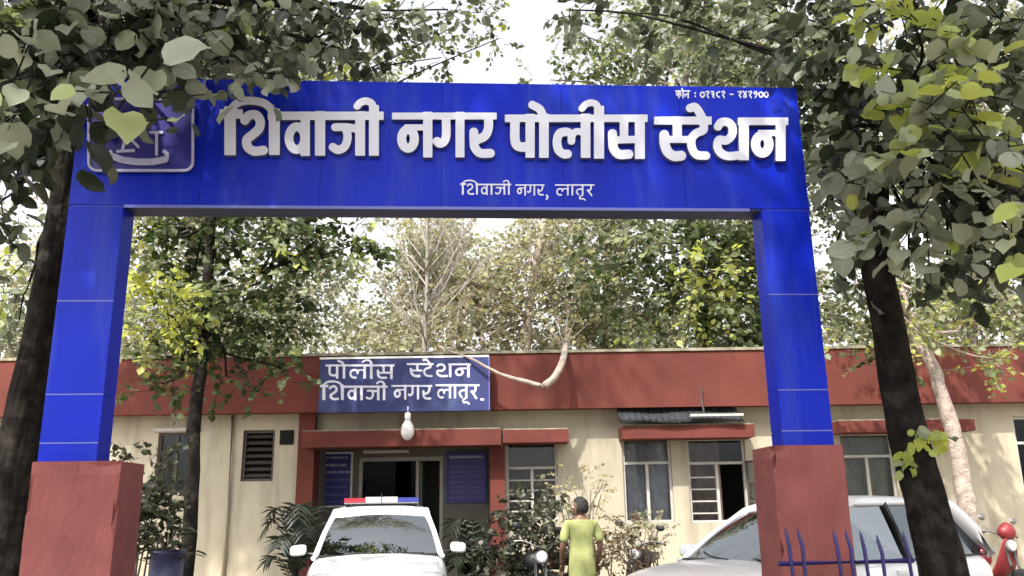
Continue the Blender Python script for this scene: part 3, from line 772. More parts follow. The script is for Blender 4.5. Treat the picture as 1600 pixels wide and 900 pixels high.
        # lamps
        bm = bmesh.new(); bmesh.ops.create_uvsphere(bm, u_segments=14, v_segments=8, radius=1)
        bmesh.ops.transform(bm, matrix=Matrix.Translation((1.98, s*.60, .74)) @ Matrix.Rotation(s*R(-25), 4, 'Z') @ Matrix.Diagonal((.20, .17, .09, 1)), verts=bm.verts)
        bobj('headlight', bm, M_clearlens, t, smooth=True)
        bm = bmesh.new(); bmesh.ops.create_uvsphere(bm, u_segments=12, v_segments=8, radius=1)
        bmesh.ops.transform(bm, matrix=Matrix.Translation((-1.83, s*.68, .93)) @ Matrix.Diagonal((.10, .11, .13, 1)), verts=bm.verts)
        bobj('tail_light', bm, M_redlens, t, smooth=True)
        for wxp in (1.28, -1.20):
            Mw = Matrix.Translation((wxp, s*.74, .30)) @ Matrix.Rotation(R(90), 4, 'X')
            bm = bmesh.new(); lathe(bm, [(.19, -.10), (.27, -.11), (.30, -.08), (.30, .08), (.27, .11), (.19, .10)], 28, Mw); wh = bobj('tyre', bm, M_rubber, t, smooth=True)
            bm = bmesh.new(); lathe(bm, [(.05, -.115), (.17, -.10), (.19, -.112), (.19, .112), (.17, .10), (.05, .115)], 24, Mw); bobj('wheel_rim', bm, M_steel, wh)
        for xs_, zs_ in ((.40, .94), (-.46, .95), (-1.30, .95)):
            bm = bmesh.new(); tube(bm, [(xs_, s*.822, zs_), (xs_ + .01, s*.836, .75), (xs_ + .01, s*.838, .5), (xs_, s*.825, .34)], .004, n=4); bobj('door_seam', bm, M_black, t)
        bm = bmesh.new(); tube(bm, [(.98, s*.80, .945), (-.46, s*.812, .955), (-1.78, s*.775, .965)], .011, n=6); bobj('window_trim', bm, M_black, t)
        for xh in (-.32, -1.02):
            bm = bmesh.new(); bbox(bm, xh - .09, xh + .09, s*.825 - .02, s*.825 + .025, .83, .865); bobj('door_handle', bm, M_car, t, bevel=.01)
    # windscreen (curved) and rear glass
    def screen(nm, p0, p1, w0, w1, bulge, m):
        bm = bmesh.new(); n = 12; gr = []
        for i in range(7):
            u = i / 6; row = []
            for j in range(n + 1):
                v = j / n * 2 - 1; row.append(bm.verts.new((lerp(p0[0], p1[0], u) + bulge * (1 - v*v), v * lerp(w0, w1, u), lerp(p0[1], p1[1], u) + .03 * math.sin(math.pi*u) + .028*u*(1 - v*v))))
            gr.append(row)
        for a, b in zip(gr, gr[1:]):
            for j in range(n): bm.faces.new((a[j], a[j+1], b[j+1], b[j]))
        bmesh.ops.recalc_face_normals(bm, faces=bm.faces); return bobj(nm, bm, m, t, smooth=True)
    screen('windscreen', (1.01, .978), (.27, 1.425), .745, .60, .07, M_glass)
    screen('rear_window', (-1.83, .99), (-1.36, 1.50), .68, .59, -.05, M_glass)
    for y0, y1 in ((.55, .05), (-.05, -.52)):
        bm = bmesh.new(); tube(bm, [(1.10, y0, .985), (1.03, (y0*.3+y1*.7), 1.0), (.98, y1, 1.035)], .009, n=5); bobj('wiper', bm, M_black, t)
    box('cowl', 1.00, 1.12, -.70, .70, .955, .975, M_black, t)
    # interior
    box('dashboard', .52, .98, -.68, .68, .72, .97, M_grey, t, bevel=.04)
    for s in (-1, 1):
        bm = bmesh.new(); bbox(bm, -.30, -.14, s*.36 - .24, s*.36 + .24, .45, 1.10); bbox(bm, -.26, -.17, s*.36 - .12, s*.36 + .12, 1.12, 1.30)
        bobj('seat', bm, M_grey, t, bevel=.03)
    bm = bmesh.new(); bmesh.ops.create_circle(bm, segments=20, radius=.18); ring = [v.co.copy() for v in bm.verts]; bm.free()
    bm = bmesh.new(); tube(bm, [Vector((.40, -.36, .95)) + Matrix.Rotation(R(65), 3, 'Y') @ v for v in ring + ring[:1]], .014, n=6); bobj('steering_wheel', bm, M_black, t)
    # grille, bumper, plates
    box('grille', 2.15, 2.21, -.42, .42, .50, .60, M_black, t, bevel=.01)
    box('front_bumper_insert', 2.14, 2.20, -.55, .55, .28, .42, M_black, t, bevel=.01)
    bm = bmesh.new(); tube(bm, [(.15, .0, 1.55), (-.06, 0, 1.72 if police else 1.66)], .005, n=5); bobj('aerial', bm, M_black, t)
    if police:
        lb = box('light_bar', -.30, -.02, -.50, .50, 1.585, 1.60, M_grey, t)
        for y0, y1, m in ((-.50, -.22, M_redlens), (-.215, .215, M_bar), (.22, .50, M_bluelens)):
            nm = 'speaker_housing' if m is M_bar else 'beacon_lens'
            box(nm, -.30, -.02, y0, y1, 1.602, 1.675 if m is M_bar else 1.662, m, lb, bevel=.02)
        for s in (-1, 1): box('bar_foot', -.2, -.1, s*.45 - .03, s*.45 + .03, 1.54, 1.584, M_black, lb)
    return t
wc = at(591, 866, 10.9)
make_car('police_car', 'white police car facing the camera with a red and blue roof light bar', (wc.x - .13, 10.9 + 1.02, 0), R(-90 + 7.5), True)
# the other car, nose to the left and turned towards the camera
hd = R(180 + 30)
fw_ = Vector((math.cos(hd), math.sin(hd), 0))
wb = at(1152, 862, 8.7)
cc = Vector((wb.x, 8.7, 0)) - fw_ * 1.02
make_car('parked_car', 'white hatchback parked side on behind the right plinth and the dark tree trunk', (cc.x, cc.y, 0), hd, False)

# ------------------------------------------------------------------ motorcycles
def make_bike(name, label, loc, heading, paint, cat='motorcycle', scooter=False):
    t = thing(name, label, cat, loc, (R(-7), 0, heading))
    for x in (.62, -.60):
        Mw = Matrix.Translation((x, 0, .29)) @ Matrix.Rotation(R(90), 4, 'X')
        bm = bmesh.new(); lathe(bm, [(.22, -.035), (.27, -.045), (.29, 0), (.27, .045), (.22, .035)], 26, Mw); w_ = bobj('tyre', bm, M_rubber, t, smooth=True)
        bm = bmesh.new()
        for k in range(6):
            a = k * math.pi / 3; tube(bm, [(x, 0, .29), (x + .22*math.cos(a), 0, .29 + .22*math.sin(a))], .012, n=5)
        bobj('spokes', bm, M_steel, w_)
    bm = bmesh.new()
    for s in (-.07, .07): tube(bm, [(.62, s, .29), (.40, s, .92)], .02, n=8)
    bobj('front_fork', bm, M_chrome, t, smooth=True)
    bm = bmesh.new(); tube(bm, [tuple(p) for p in spline([(.24, -.36, 1.04), (.30, -.20, 1.06), (.38, 0, 1.00), (.30, .20, 1.06), (.24, .36, 1.04)], 4)], .013, n=8)
    hb = bobj('handlebar', bm, M_chrome, t, smooth=True)
    for s in (-1, 1):
        bm = bmesh.new(); tube(bm, [(.25, s*.25, 1.045), (.22, s*.38, 1.035)], .02, n=8); bobj('grip', bm, M_black, hb)
        bm = bmesh.new(); tube(bm, [(.28, s*.22, 1.06), (.26, s*.27, 1.22)], .006, n=5)
        bmesh.ops.create_uvsphere(bm, u_segments=12, v_segments=6, radius=1, matrix=Matrix.Translation((.255, s*.29, 1.25)) @ Matrix.Diagonal((.018, .065, .045, 1)))
        bobj('mirror', bm, M_black if not scooter else M_chrome, t, smooth=True)
    bm = bmesh.new(); lathe(bm, [(.03, -.08), (.075, -.03), (.09, .03), (.085, .05)], 18, Matrix.Translation((.44, 0, .88)) @ Matrix.Rotation(R(90), 4, 'Y')); hl = bobj('headlight', bm, M_grey, t, smooth=True)
    bm = bmesh.new(); lathe(bm, [(.075, 0), (.06, .012), (.03, .018)], 18, Matrix.Translation((.492, 0, .88)) @ Matrix.Rotation(R(90), 4, 'Y')); bobj('lens', bm, M_clearlens, hl, smooth=True)
    if scooter:
        bm = bmesh.new(); bmesh.ops.create_uvsphere(bm, u_segments=14, v_segments=10, radius=1, matrix=Matrix.Translation((.40, 0, 1.08)) @ Matrix.Diagonal((.10, .15, .13, 1))); [setattr(v, 'co', Vector((v.co.x, v.co.y * (1 - max(0, v.co.z - 1.08) * 3.5), v.co.z))) for v in bm.verts]; bobj('handlebar_cowl', bm, paint, t, smooth=True)
        secs = [((.45, 0, .98), .12, .10), ((.42, 0, .75), .19, .13), ((.30, 0, .45), .20, .08), ((0, 0, .32), .17, .06), ((-.25, 0, .50), .17, .16), ((-.62, 0, .62), .15, .15), ((-.82, 0, .68), .07, .06)]
    else:
        secs = [((.34, 0, .82), .07, .08), ((.22, 0, .84), .14, .14), ((.0, 0, .80), .14, .13), ((-.16, 0, .72), .08, .08)]
    bm = bmesh.new(); rings = []
    for c, wy, wz_ in secs:
        rings.append([bm.verts.new((c[0], c[1] + wy*math.cos(a), c[2] + wz_*math.sin(a))) for a in np.linspace(0, 2*math.pi, 13)[:-1]])
    for a, b in zip(rings, rings[1:]):
        for k in range(12): bm.faces.new((a[k], a[(k+1) % 12], b[(k+1) % 12], b[k]))
    bm.faces.new(rings[0][::-1]); bm.faces.new(rings[-1]); bmesh.ops.recalc_face_normals(bm, faces=bm.faces)
    o = bobj('body_shell' if scooter else 'fuel_tank', bm, paint, t, smooth=True); o.modifiers.new('s', 'SUBSURF').levels = 1
    box('seat', -.72, -.10, -.13, .13, .76, .86, M_black, t, bevel=.04)
    if not scooter:
        box('engine', -.14, .26, -.14, .14, .28, .62, M_steel, t, bevel=.05)
        bm = bmesh.new(); tube(bm, [(.40, 0, .92), (.1, 0, .68), (-.5, 0, .66), (-.75, 0, .72)], .03, n=8); tube(bm, [(.38, 0, .85), (.25, 0, .3), (-.5, 0, .28)], .025, n=8); bobj('frame', bm, M_black, t)
        bm = bmesh.new(); tube(bm, [(.2, .16, .32), (-.2, .17, .26), (-.7, .19, .36)], [.025, .03, .045], n=10); bobj('exhaust', bm, M_chrome, t, smooth=True)
    box('tail_light', -.80, -.74, -.06, .06, .70, .78, M_redlens, t, bevel=.01)
    bm = bmesh.new(); tube(bm, [(.1, -.05, .3), (.05, -.22, .02)], .012, n=6); bobj('side_stand', bm, M_black, t)
    return t
M_maroon = mat('maroon_paint', (.20, .035, .04), rough=.3, coat=.4, var=.05)
M_redp = mat('red_paint', (.20, .018, .022), rough=.5, coat=.1, var=.05)
p = at(815, 880, 12.0); make_bike('motorcycle', 'dark motorcycle with round mirrors parked in front of the shrubs by the porch', (p.x, 12.0, 0), R(-70), M_black)
p = at(862, 880, 12.7); make_bike('motorcycle', 'maroon motorcycle partly hidden to the left of the person in yellow', (p.x, 12.7, 0), R(-62), M_maroon)
p = at(1531, 860, 13.2); make_bike('scooter', 'red scooter standing behind the tail of the white hatchback', (p.x, 13.2, .0), R(-72), M_redp, 'scooter', True)
p = at(990, 850, 12.6); make_bike('motorcycle', 'black motorcycle behind the bonnet of the white hatchback', (p.x, 12.6, 0), R(-110), M_black)

# ------------------------------------------------------------------ person (seen from behind, head turned left)
M_skin = mat('brown_skin', (.16, .085, .055), rough=.55)
M_hair = mat('black_hair', (.012, .010, .010), rough=.7, bump=.5, bscale=80)
M_vest = mat('yellow_green_shirt', (.30, .32, .12), rough=.9, var=.3, scale=5, bump=1.0, bscale=6)
M_trouser = mat('dark_trousers', (.03, .03, .045), rough=.85, bump=.4, bscale=18)
def skin_obj(name, nodes, edges, root, m, parent, lv=2):
    me = bpy.data.meshes.new(name); me.from_pydata([n[0] for n in nodes], edges, [])
    o = link(name, me, m, parent)
    o.modifiers.new('skin', 'SKIN'); sub = o.modifiers.new('sub', 'SUBSURF'); sub.levels = sub.render_levels = lv
    sv = me.skin_vertices[0].data
    for i, n in enumerate(nodes): sv[i].radius = n[1] if isinstance(n[1], tuple) else (n[1], n[1]); sv[i].use_root = (i == root)
    o.modifiers['skin'].use_smooth_shade = True
    return o
PYY = 11.3; pp = at(907, 800, PYY)
per = thing('person', 'person in a yellow green shirt standing between the motorcycles and the hatchback', 'person', (pp.x, PYY, 0), (0, 0, R(8)))
# body: +y faces away from the camera
nd = [((0, 0, .88), (.15, .11)), ((0, 0, 1.02), (.135, .10)), ((0, .01, 1.18), (.15, .11)), ((0, .0, 1.29), (.155, .095)), ((0, .0, 1.365), (.06, .055)), ((0, .01, 1.42), (.052, .052)),
      ((-.165, 0, 1.29), .055), ((-.225, -.01, 1.12), .045), ((-.245, .02, 1.0), .040), ((-.235, .12, .86), .032), ((-.23, .15, .80), .027),
      ((.165, 0, 1.29), .055), ((.225, -.01, 1.12), .045), ((.245, .02, 1.0), .040), ((.24, .10, .85), .032), ((.235, .13, .79), .027),
      ((-.09, 0, .82), .088), ((-.10, .01, .47), .058), ((-.10, -.02, .10), .042), ((-.11, .12, .04), .038),
      ((.09, 0, .82), .088), ((.10, .01, .47), .058), ((.10, -.02, .10), .042), ((.11, .12, .04), .038)]
ed = [(0,1),(1,2),(2,3),(3,4),(4,5),(3,6),(6,7),(7,8),(8,9),(9,10),(3,11),(11,12),(12,13),(13,14),(14,15),(0,16),(16,17),(17,18),(18,19),(0,20),(20,21),(21,22),(22,23)]
skin_obj('body', nd, ed, 0, M_skin, per)
sh = [((0, 0, .50), (.215, .18)), ((0, 0, .80), (.19, .155)), ((0, 0, 1.0), (.165, .125)), ((0, .01, 1.17), (.175, .13)), ((0, .0, 1.285), (.165, .112)), ((0, 0, 1.35), (.075, .07)),
      ((-.17, 0, 1.285), .072), ((-.222, -.01, 1.15), .066), ((-.238, .0, 1.06), .064), ((.17, 0, 1.285), .072), ((.222, -.01, 1.15), .066), ((.238, 0, 1.06), .064)]
skin_obj('shirt', sh, [(0,1),(1,2),(2,3),(3,4),(4,5),(4,6),(6,7),(7,8),(4,9),(9,10),(10,11)], 0, M_vest, per)
tr = [((0, 0, .72), (.12, .09)), ((-.09, 0, .66), .085), ((-.10, .01, .47), .078), ((-.10, -.01, .12), .068), ((.09, 0, .66), .085), ((.10, .01, .47), .078), ((.10, -.01, .12), .068)]
skin_obj('trousers', tr, [(0,1),(1,2),(2,3),(0,4),(4,5),(5,6)], 0, M_trouser, per)
hd_o = bpy.data.objects.new('head', None)
bm = bmesh.new(); bmesh.ops.create_icosphere(bm, subdivisions=4, radius=1)
for v in bm.verts:      # face looks along -x
    x, y, z = v.co
    s = .092; v.co = (x*.098, y*.076, z*.118)
    if z < 0: v.co.x -= .012*(-z); v.co.y *= 1 - .28*(-z)**1.5
    if x < -.6: v.co.x += .012*(abs(z) < .9)
    nose = math.exp(-((y/.16)**2 + ((z+.12)/.24)**2)) if x < 0 else 0; v.co.x -= .026*nose
    eye = sum(math.exp(-(((y - e)/.17)**2 + ((z-.06)/.12)**2)) for e in (-.38, .38)) if x < 0 else 0; v.co.x += .008*eye
    lip = math.exp(-((y/.3)**2 + ((z+.48)/.08)**2)) if x < 0 else 0; v.co.x -= .007*lip
    chin = math.exp(-((y/.3)**2 + ((z+.85)/.2)**2)) if x < 0 else 0; v.co.x -= .012*chin
head = bobj('head', bm, M_skin, per, smooth=True); head.location = (-.005, .01, 1.495); head.rotation_euler = (0, 0, R(-25))
for s in (-1, 1):
    bm = bmesh.new(); bmesh.ops.create_uvsphere(bm, u_segments=10, v_segments=6, radius=1, matrix=Matrix.Translation((.01, s*.076, -.005)) @ Matrix.Diagonal((.018, .008, .032, 1))); bobj('ear', bm, M_skin, head, smooth=True)
    bm = bmesh.new(); bmesh.ops.create_uvsphere(bm, u_segments=10, v_segments=6, radius=.011, matrix=Matrix.Translation((-.078, s*.030, .008))); bobj('eye', bm, M_white, head, smooth=True)
bm = bmesh.new(); bmesh.ops.create_icosphere(bm, subdivisions=4, radius=1); rg = random.Random(2)
for v in bm.verts:
    x, y, z = v.co; k = 1 + rg.uniform(-.05, .07); v.co = (x*.108*k + .006, y*.086*k, z*.124*k + .012)
bmesh.ops.delete(bm, geom=[v for v in bm.verts if (v.co.x < -.035 and v.co.z < .065) or v.co.z < -.075], context='VERTS')
bobj('hair', bm, M_hair, head, smooth=True)
for s, wr in ((-1, (-.23, .15, .80)), (1, (.235, .13, .79))):
    wr = Vector(wr); nd = [(wr, (.024, .02)), (wr + Vector((0, .035, -.055)), (.036, .018))]; ed = [(0, 1)]
    for k in range(4):
        o_ = (k - 1.5) * .018; l = (.070, .080, .075, .058)[k]; i = len(nd)
        nd += [(wr + Vector((s*0 + .003, .045 + .0, -.075)) + Vector((o_*.9, 0, 0)), .0095), (wr + Vector((o_*1.1, .055, -.075 - l*.5)), .0085), (wr + Vector((o_*1.1, .045, -.075 - l)), .007)]
        ed += [(1, i), (i, i+1), (i+1, i+2)]
    i = len(nd); nd += [(wr + Vector((-s*.03, .04, -.03)), .011), (wr + Vector((-s*.045, .06, -.06)), .009)]; ed += [(0, i), (i, i+1)]
    skin_obj('hand', nd, ed, 0, M_skin, per)
    box('shoe', s*.11 - .045, s*.11 + .045, -.10, .17, 0, .08, M_black, per, bevel=.03)
# ------------------------------------------------------------------ foliage
G = np.random.default_rng(11)
def rand_dirs(n, up=0.):
    v = G.normal(size=(n, 3)); v[:, 2] += up; return v / np.linalg.norm(v, axis=1)[:, None]
def norm(v): return v / (np.linalg.norm(v, axis=1)[:, None] + 1e-9)
def leaf_template(kind):
    if kind == 'small':
        V = np.array([(0, 0, 0), (-.34, .5, .06), (0, 1, -.10), (.34, .5, .06)]); F = np.array([(0, 3, 2), (0, 2, 1)]); return V, F
    if kind == 'mid':
        V = np.array([(0, 0, 0), (-.30, .28, .05), (0, .33, -.01), (.30, .28, .05), (-.33, .62, .02), (0, .66, -.05), (.33, .62, .02), (0, 1.0, -.16)])
        F = np.array([(0, 2, 1), (0, 3, 2), (1, 2, 5), (1, 5, 4), (2, 3, 6), (2, 6, 5), (4, 5, 7), (5, 6, 7)]); return V, F
    # large oval with midrib fold and ripple
    rows = [(.0, 0), (.05, .21), (.20, .36), (.44, .43), (.68, .38), (.87, .22), (1.0, 0)]
    V = []; idx = []
    for k, (y, w_) in enumerate(rows):
        z = -.22 * y * y
        if w_ == 0: idx.append([len(V)]); V.append((0, y, z))
        else:
            rp = .02 * (-1) ** k
            idx.append([len(V), len(V) + 1, len(V) + 2]); V += [(-w_, y - .02, z + .13 + rp), (0, y, z), (w_, y - .02, z + .13 - rp)]
    F = []
    for a, b in zip(idx, idx[1:]):
        if len(a) == 1: F += [(a[0], b[1], b[0]), (a[0], b[2], b[1])]
        elif len(b) == 1: F += [(a[0], a[1], b[0]), (a[1], a[2], b[0])]
        else: F += [(a[0], a[1], b[1]), (a[0], b[1], b[0]), (a[1], a[2], b[2]), (a[1], b[2], b[1])]
    return np.array(V, float), np.array(F)
def basis(ax, nrm):
    ax = norm(ax); x = norm(np.cross(ax, nrm)); z = np.cross(x, ax); return np.stack([x, ax, z], axis=2)   # columns
def leaves_mesh(name, P, ax, nrm, size, tone, kind):
    V, F = leaf_template(kind); B = basis(ax, nrm)
    W = np.einsum('nij,kj->nki', B, V) * size[:, None, None] + P[:, None, :]
    n, k = len(P), len(V)
    FF = (F[None] + (np.arange(n) * k)[:, None, None]).reshape(-1, 3)
    me = np_mesh(name, W.reshape(-1, 3), FF, np.repeat(tone, k))
    if kind == 'large': me.polygons.foreach_set('use_smooth', [True] * len(me.polygons))
    return me
class Crown:
    def __init__(s): s.P = []; s.A = []; s.N = []; s.S = []; s.T = []; s.tw = []; s.cl = []
    def cluster(s, c, rad, n, size, tone, tspread=.12, tl=None, droop=.0, per_twig=9, flat=.7):
        """leaves strung along twigs inside an ellipsoid"""
        c = np.array(c, float); rad = np.array(rad if hasattr(rad, '__len__') else (rad,)*3, float)
        nt_ = max(1, int(n / per_twig)); L = tl or size * per_twig * .42
        r = rand_dirs(nt_) * (G.random(nt_) ** (1/2.4))[:, None]
        s0 = c + r * rad; d = norm(r + rand_dirs(nt_) * .8 + np.array((0, 0, -droop)))
        s.cl.append((c, rad)); 
        s.tw.append((s0 - d * L * .3, s0 + d * L * .95, size))
        t = (np.arange(per_twig) + .5) / per_twig
        P = s0[:, None] + d[:, None] * L * t[None, :, None] + G.normal(size=(nt_, per_twig, 3)) * size * .12
        P[:, :, 2] -= (t ** 2)[None, :] * L * .25
        side = norm(np.cross(d, np.array((0, 0, 1.)) + rand_dirs(nt_) * .5))
        sg = np.where(np.arange(per_twig) % 2 == 0, 1., -1.)
        A = d[:, None] * .55 + side[:, None] * sg[None, :, None] * .9 + G.normal(size=(nt_, per_twig, 3)) * .35; A[:, :, 2] -= .25 + droop * .5
        N_ = G.normal(size=(nt_, per_twig, 3)) * .55; N_[:, :, 2] += flat
        tt = np.clip(tone + G.normal(size=(nt_, 1)) * tspread + G.normal(size=(nt_, per_twig)) * tspread * .7, 0, 1)
        m = nt_ * per_twig
        s.P.append(P.reshape(m, 3)); s.A.append(A.reshape(m, 3)); s.N.append(N_.reshape(m, 3)); s.T.append(tt.reshape(m))
        s.S.append(size * G.uniform(.6, 1.25, m))
    def data(s): return [np.concatenate(x) for x in (s.P, s.A, s.N, s.S, s.T)]
def in_view(P):
    q = (P - np.array((0, 0, EYE))) @ CN; z = -q[:, 2]
    x = 800 + FPX * q[:, 0] / np.maximum(z, .01); y = 450 - FPX * q[:, 1] / np.maximum(z, .01)
    return (z > .3) & (x > -40) & (x < 1640) & (y > -40) & (y < 930), z
VAR = {}
def leaf_variants(kind, m, key):
    if key in VAR: return VAR[key]
    V, F = leaf_template(kind); out = []
    for k in range(5):
        W = V.copy(); W[:, 2] *= (.3, .8, 1.2, 1.7, .5)[k]; W[:, 0] *= (1, .9, 1.1, .95, 1.05)[k]; W[:, 0] += W[:, 1]**2 * (.05, -.08, .1, 0, -.04)[k]
        me = np_mesh('leaf', W, F); me.materials.append(m); me.polygons.foreach_set('use_smooth', [True] * len(me.polygons)); out.append(me)
    VAR[key] = out; return out
def prune(cr, zones):
    for q in range(len(cr.P)):
        P = cr.P[q]; l = (P - np.array((0, 0, EYE))) @ CN; z = np.maximum(-l[:, 2], .01); x = 800 + FPX*l[:, 0]/z; y = 450 - FPX*l[:, 1]/z
        keep = np.ones(len(P), bool)
        for (x0, x1, y0, y1, fr) in zones: keep &= ~((l[:, 2] < 0) & (P[:, 1] < 7.3) & (x > x0) & (x < x1) & (y > y0) & (y < y1) & (G.random(len(P)) < fr))
        cr.P[q], cr.A[q], cr.N[q], cr.S[q], cr.T[q] = P[keep], cr.A[q][keep], cr.N[q][keep], cr.S[q][keep], cr.T[q][keep]
        a, b, sz = cr.tw[q]; keep = np.ones(len(a), bool)
        for f in (.0, .5, 1.):
            P = a + (b - a) * f; l = (P - np.array((0, 0, EYE))) @ CN; z = np.maximum(-l[:, 2], .01); x = 800 + FPX*l[:, 0]/z; y = 450 - FPX*l[:, 1]/z
            for (x0, x1, y0, y1, fr) in zones: keep &= ~((l[:, 2] < 0) & (P[:, 1] < 7.3) & (x > x0 - 4) & (x < x1 + 4) & (y > y0) & (y < y1) & (G.random(len(P)) < max(fr, .9)))
        cr.tw[q] = (a[keep], b[keep], sz)
def finish(cr, root, kind, m_stuff, m_single=None, n_single=0, twig_mat=None, single_tones=None):
    P, A, N_, S_, T = cr.data()
    if n_single:
        ok, z = in_view(P); score = np.where(ok, S_ / z, 0); idx = np.argsort(-score)[:n_single]; keep = np.ones(len(P), bool); keep[idx] = False
        B = basis(A[idx], N_[idx])
        for k, i in enumerate(idx):
            tb = 0 if T[i] < .35 else (1 if T[i] < .7 else 2)
            me = leaf_variants(kind, m_single[tb], (kind, m_single[tb].name))[k % 5]
            o = bpy.data.objects.new('leaf', me); COL.objects.link(o); o.parent = root
            M = Matrix([list(B[k][r] * S_[i]) + [P[i][r]] for r in range(3)] + [[0, 0, 0, 1]]); o.matrix_local = M
        P, A, N_, S_, T = P[keep], A[keep], N_[keep], S_[keep], T[keep]
    o = link('foliage', leaves_mesh('foliage', P, A, N_, S_, T, kind), m_stuff, root); tag(o, kind='stuff')
    # twigs as three-sided slivers
    a = np.concatenate([t[0] for t in cr.tw]); b = np.concatenate([t[1] for t in cr.tw]); sz = np.concatenate([np.full(len(t[0]), t[2]) for t in cr.tw])
    d = norm(b - a); x = norm(np.cross(d, np.array((.3, .2, 1.)))); y = np.cross(d, x)
    r0 = (sz * .045)[:, None]; rings = []
    for q, rr in ((a, r0), ((a + b)/2 + np.array((0, 0, 1)) * 0, r0*.8), (b, r0*.3)):
        for k in range(3): rings.append(q + x*rr*math.cos(2.094*k) + y*rr*math.sin(2.094*k))
    Vv = np.stack(rings, 1); Ft = []
    for lv in (0, 3):
        for k in range(3): Ft.append((lv + k, lv + (k+1) % 3, lv + 3 + (k+1) % 3, lv + 3 + k))
    Ft = np.array(Ft); n = len(a); FF = (Ft[None] + (np.arange(n)*9)[:, None, None]).reshape(-1, 4)
    o = link('twigs', np_mesh('twigs', Vv.reshape(-1, 3), FF), twig_mat or M_bark, root); tag(o, kind='stuff')
def limb(name, pts, r0, r1, m, root, n=8, rough=.12, sub=5, seed=1):
    P = spline(pts, sub); k = len(P); rg = random.Random(seed)
    P = [Vector(p) + Vector((rg.uniform(-1, 1), rg.uniform(-1, 1), rg.uniform(-1, 1))) * r0 * .12 for p in P]
    bm = bmesh.new(); tube(bm, P, [lerp(r0, r1, (i/(k-1))**.8) for i in range(k)], n=n, rough=rough, rng=rg)
    return bobj(name, bm, m, root, smooth=True)
def wig(a, b, amp, seed):
    rg = random.Random(seed); a = Vector(a); b = Vector(b)
    return [a, a.lerp(b, .35) + Vector([rg.uniform(-amp, amp) for _ in range(3)]), a.lerp(b, .7) + Vector([rg.uniform(-amp, amp) for _ in range(3)]), b]

DARK = (.022, .034, .012); DEEP = (.04, .062, .02); MID = (.11, .14, .065); GREY = (.135, .155, .095); PALE = (.23, .24, .16); YEL = (.26, .31, .045); BRN = (.15, .09, .05)
st_fore = [(0, (.010, .014, .006)), (.3, (.022, .032, .015)), (.5, (.12, .14, .085)), (.70, (.30, .32, .235)), (.85, (.34, .40, .11)), (1, (.46, .50, .13))]  # gap shade, sky sheen and backlight are put into these leaf tones
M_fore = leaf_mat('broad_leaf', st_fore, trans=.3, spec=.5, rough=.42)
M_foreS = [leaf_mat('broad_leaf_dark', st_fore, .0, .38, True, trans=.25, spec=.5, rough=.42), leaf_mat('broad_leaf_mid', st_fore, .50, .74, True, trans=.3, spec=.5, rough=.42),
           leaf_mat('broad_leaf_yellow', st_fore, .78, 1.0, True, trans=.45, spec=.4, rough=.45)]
st_mid = [(0, DARK), (.3, DEEP), (.5, MID), (.7, (.23, .25, .15)), (.85, (.33, .38, .09)), (1, (.36, .38, .12))]  # yellow-green stops paint sunlit leaves into the colour
M_mid = leaf_mat('mid_leaf', st_mid, trans=.45)
st_far = [(0, (.06, .07, .035)), (.25, (.13, .145, .08)), (.5, (.25, .26, .17)), (.7, (.36, .35, .26)), (.85, (.34, .35, .12)), (1, (.36, .30, .24))]  # haze and bleaching light put into these pale leaf tones
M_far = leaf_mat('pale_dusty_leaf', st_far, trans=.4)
st_dk = [(0, (.016, .02, .01)), (.5, (.05, .055, .03)), (1, (.16, .16, .10))]
M_shrub = leaf_mat('shrub_leaf', st_dk, trans=.2)

def C(cr, px, py, Y, rpx, n, size, tone, **k):
    c = at(px, py, Y); dz = (c - Vector((0, 0, EYE))).length / FPX
    rx, ry = rpx if hasattr(rpx, '__len__') else (rpx, rpx)
    cr.cluster(c, (rx*dz, max(rx, ry)*dz*.8, ry*dz), n, size, tone, **k)
    return c

def bark_trunk(pts, r0, r1, root, seed):
    P = [Vector(p) for p in spline(pts, 22)]; k = len(P); n = 56; bm = bmesh.new(); rings = []
    X, Yv = Vector((1, 0, 0)), Vector((0, 1, 0))
    for i, p in enumerate(P):
        t = i / (k - 1); r = lerp(r0, r1, t ** .8); ring = []
        for j in range(n):
            a = 2*math.pi*j/n; d = X*math.cos(a) + Yv*math.sin(a); h = p.z
            q = Vector((math.cos(a)*1.2, math.sin(a)*1.2, h*.8 + seed))
            f = 1 + .10*NZ.noise(q) + .10*abs(NZ.noise(Vector((math.cos(a)*5, math.sin(a)*5, h*2.2 + seed))))
            f -= .09 * max(0, .25 - abs(NZ.noise(Vector((math.cos(a)*7 + seed, math.sin(a)*7, h*1.6))))) * 4
            f += .16 * max(0, NZ.noise(Vector((math.cos(a)*1.5, math.sin(a)*1.5 + seed, h*1.9))) - .35)
            ring.append(bm.verts.new(p + d*r*f))
        rings.append(ring)
    for a, b in zip(rings, rings[1:]):
        for j in range(n): bm.faces.new((a[j], a[(j+1) % n], b[(j+1) % n], b[j]))
    bm.faces.new(rings[0][::-1]); bm.faces.new(rings[-1])
    return bobj('trunk', bm, M_bark, root, smooth=True)

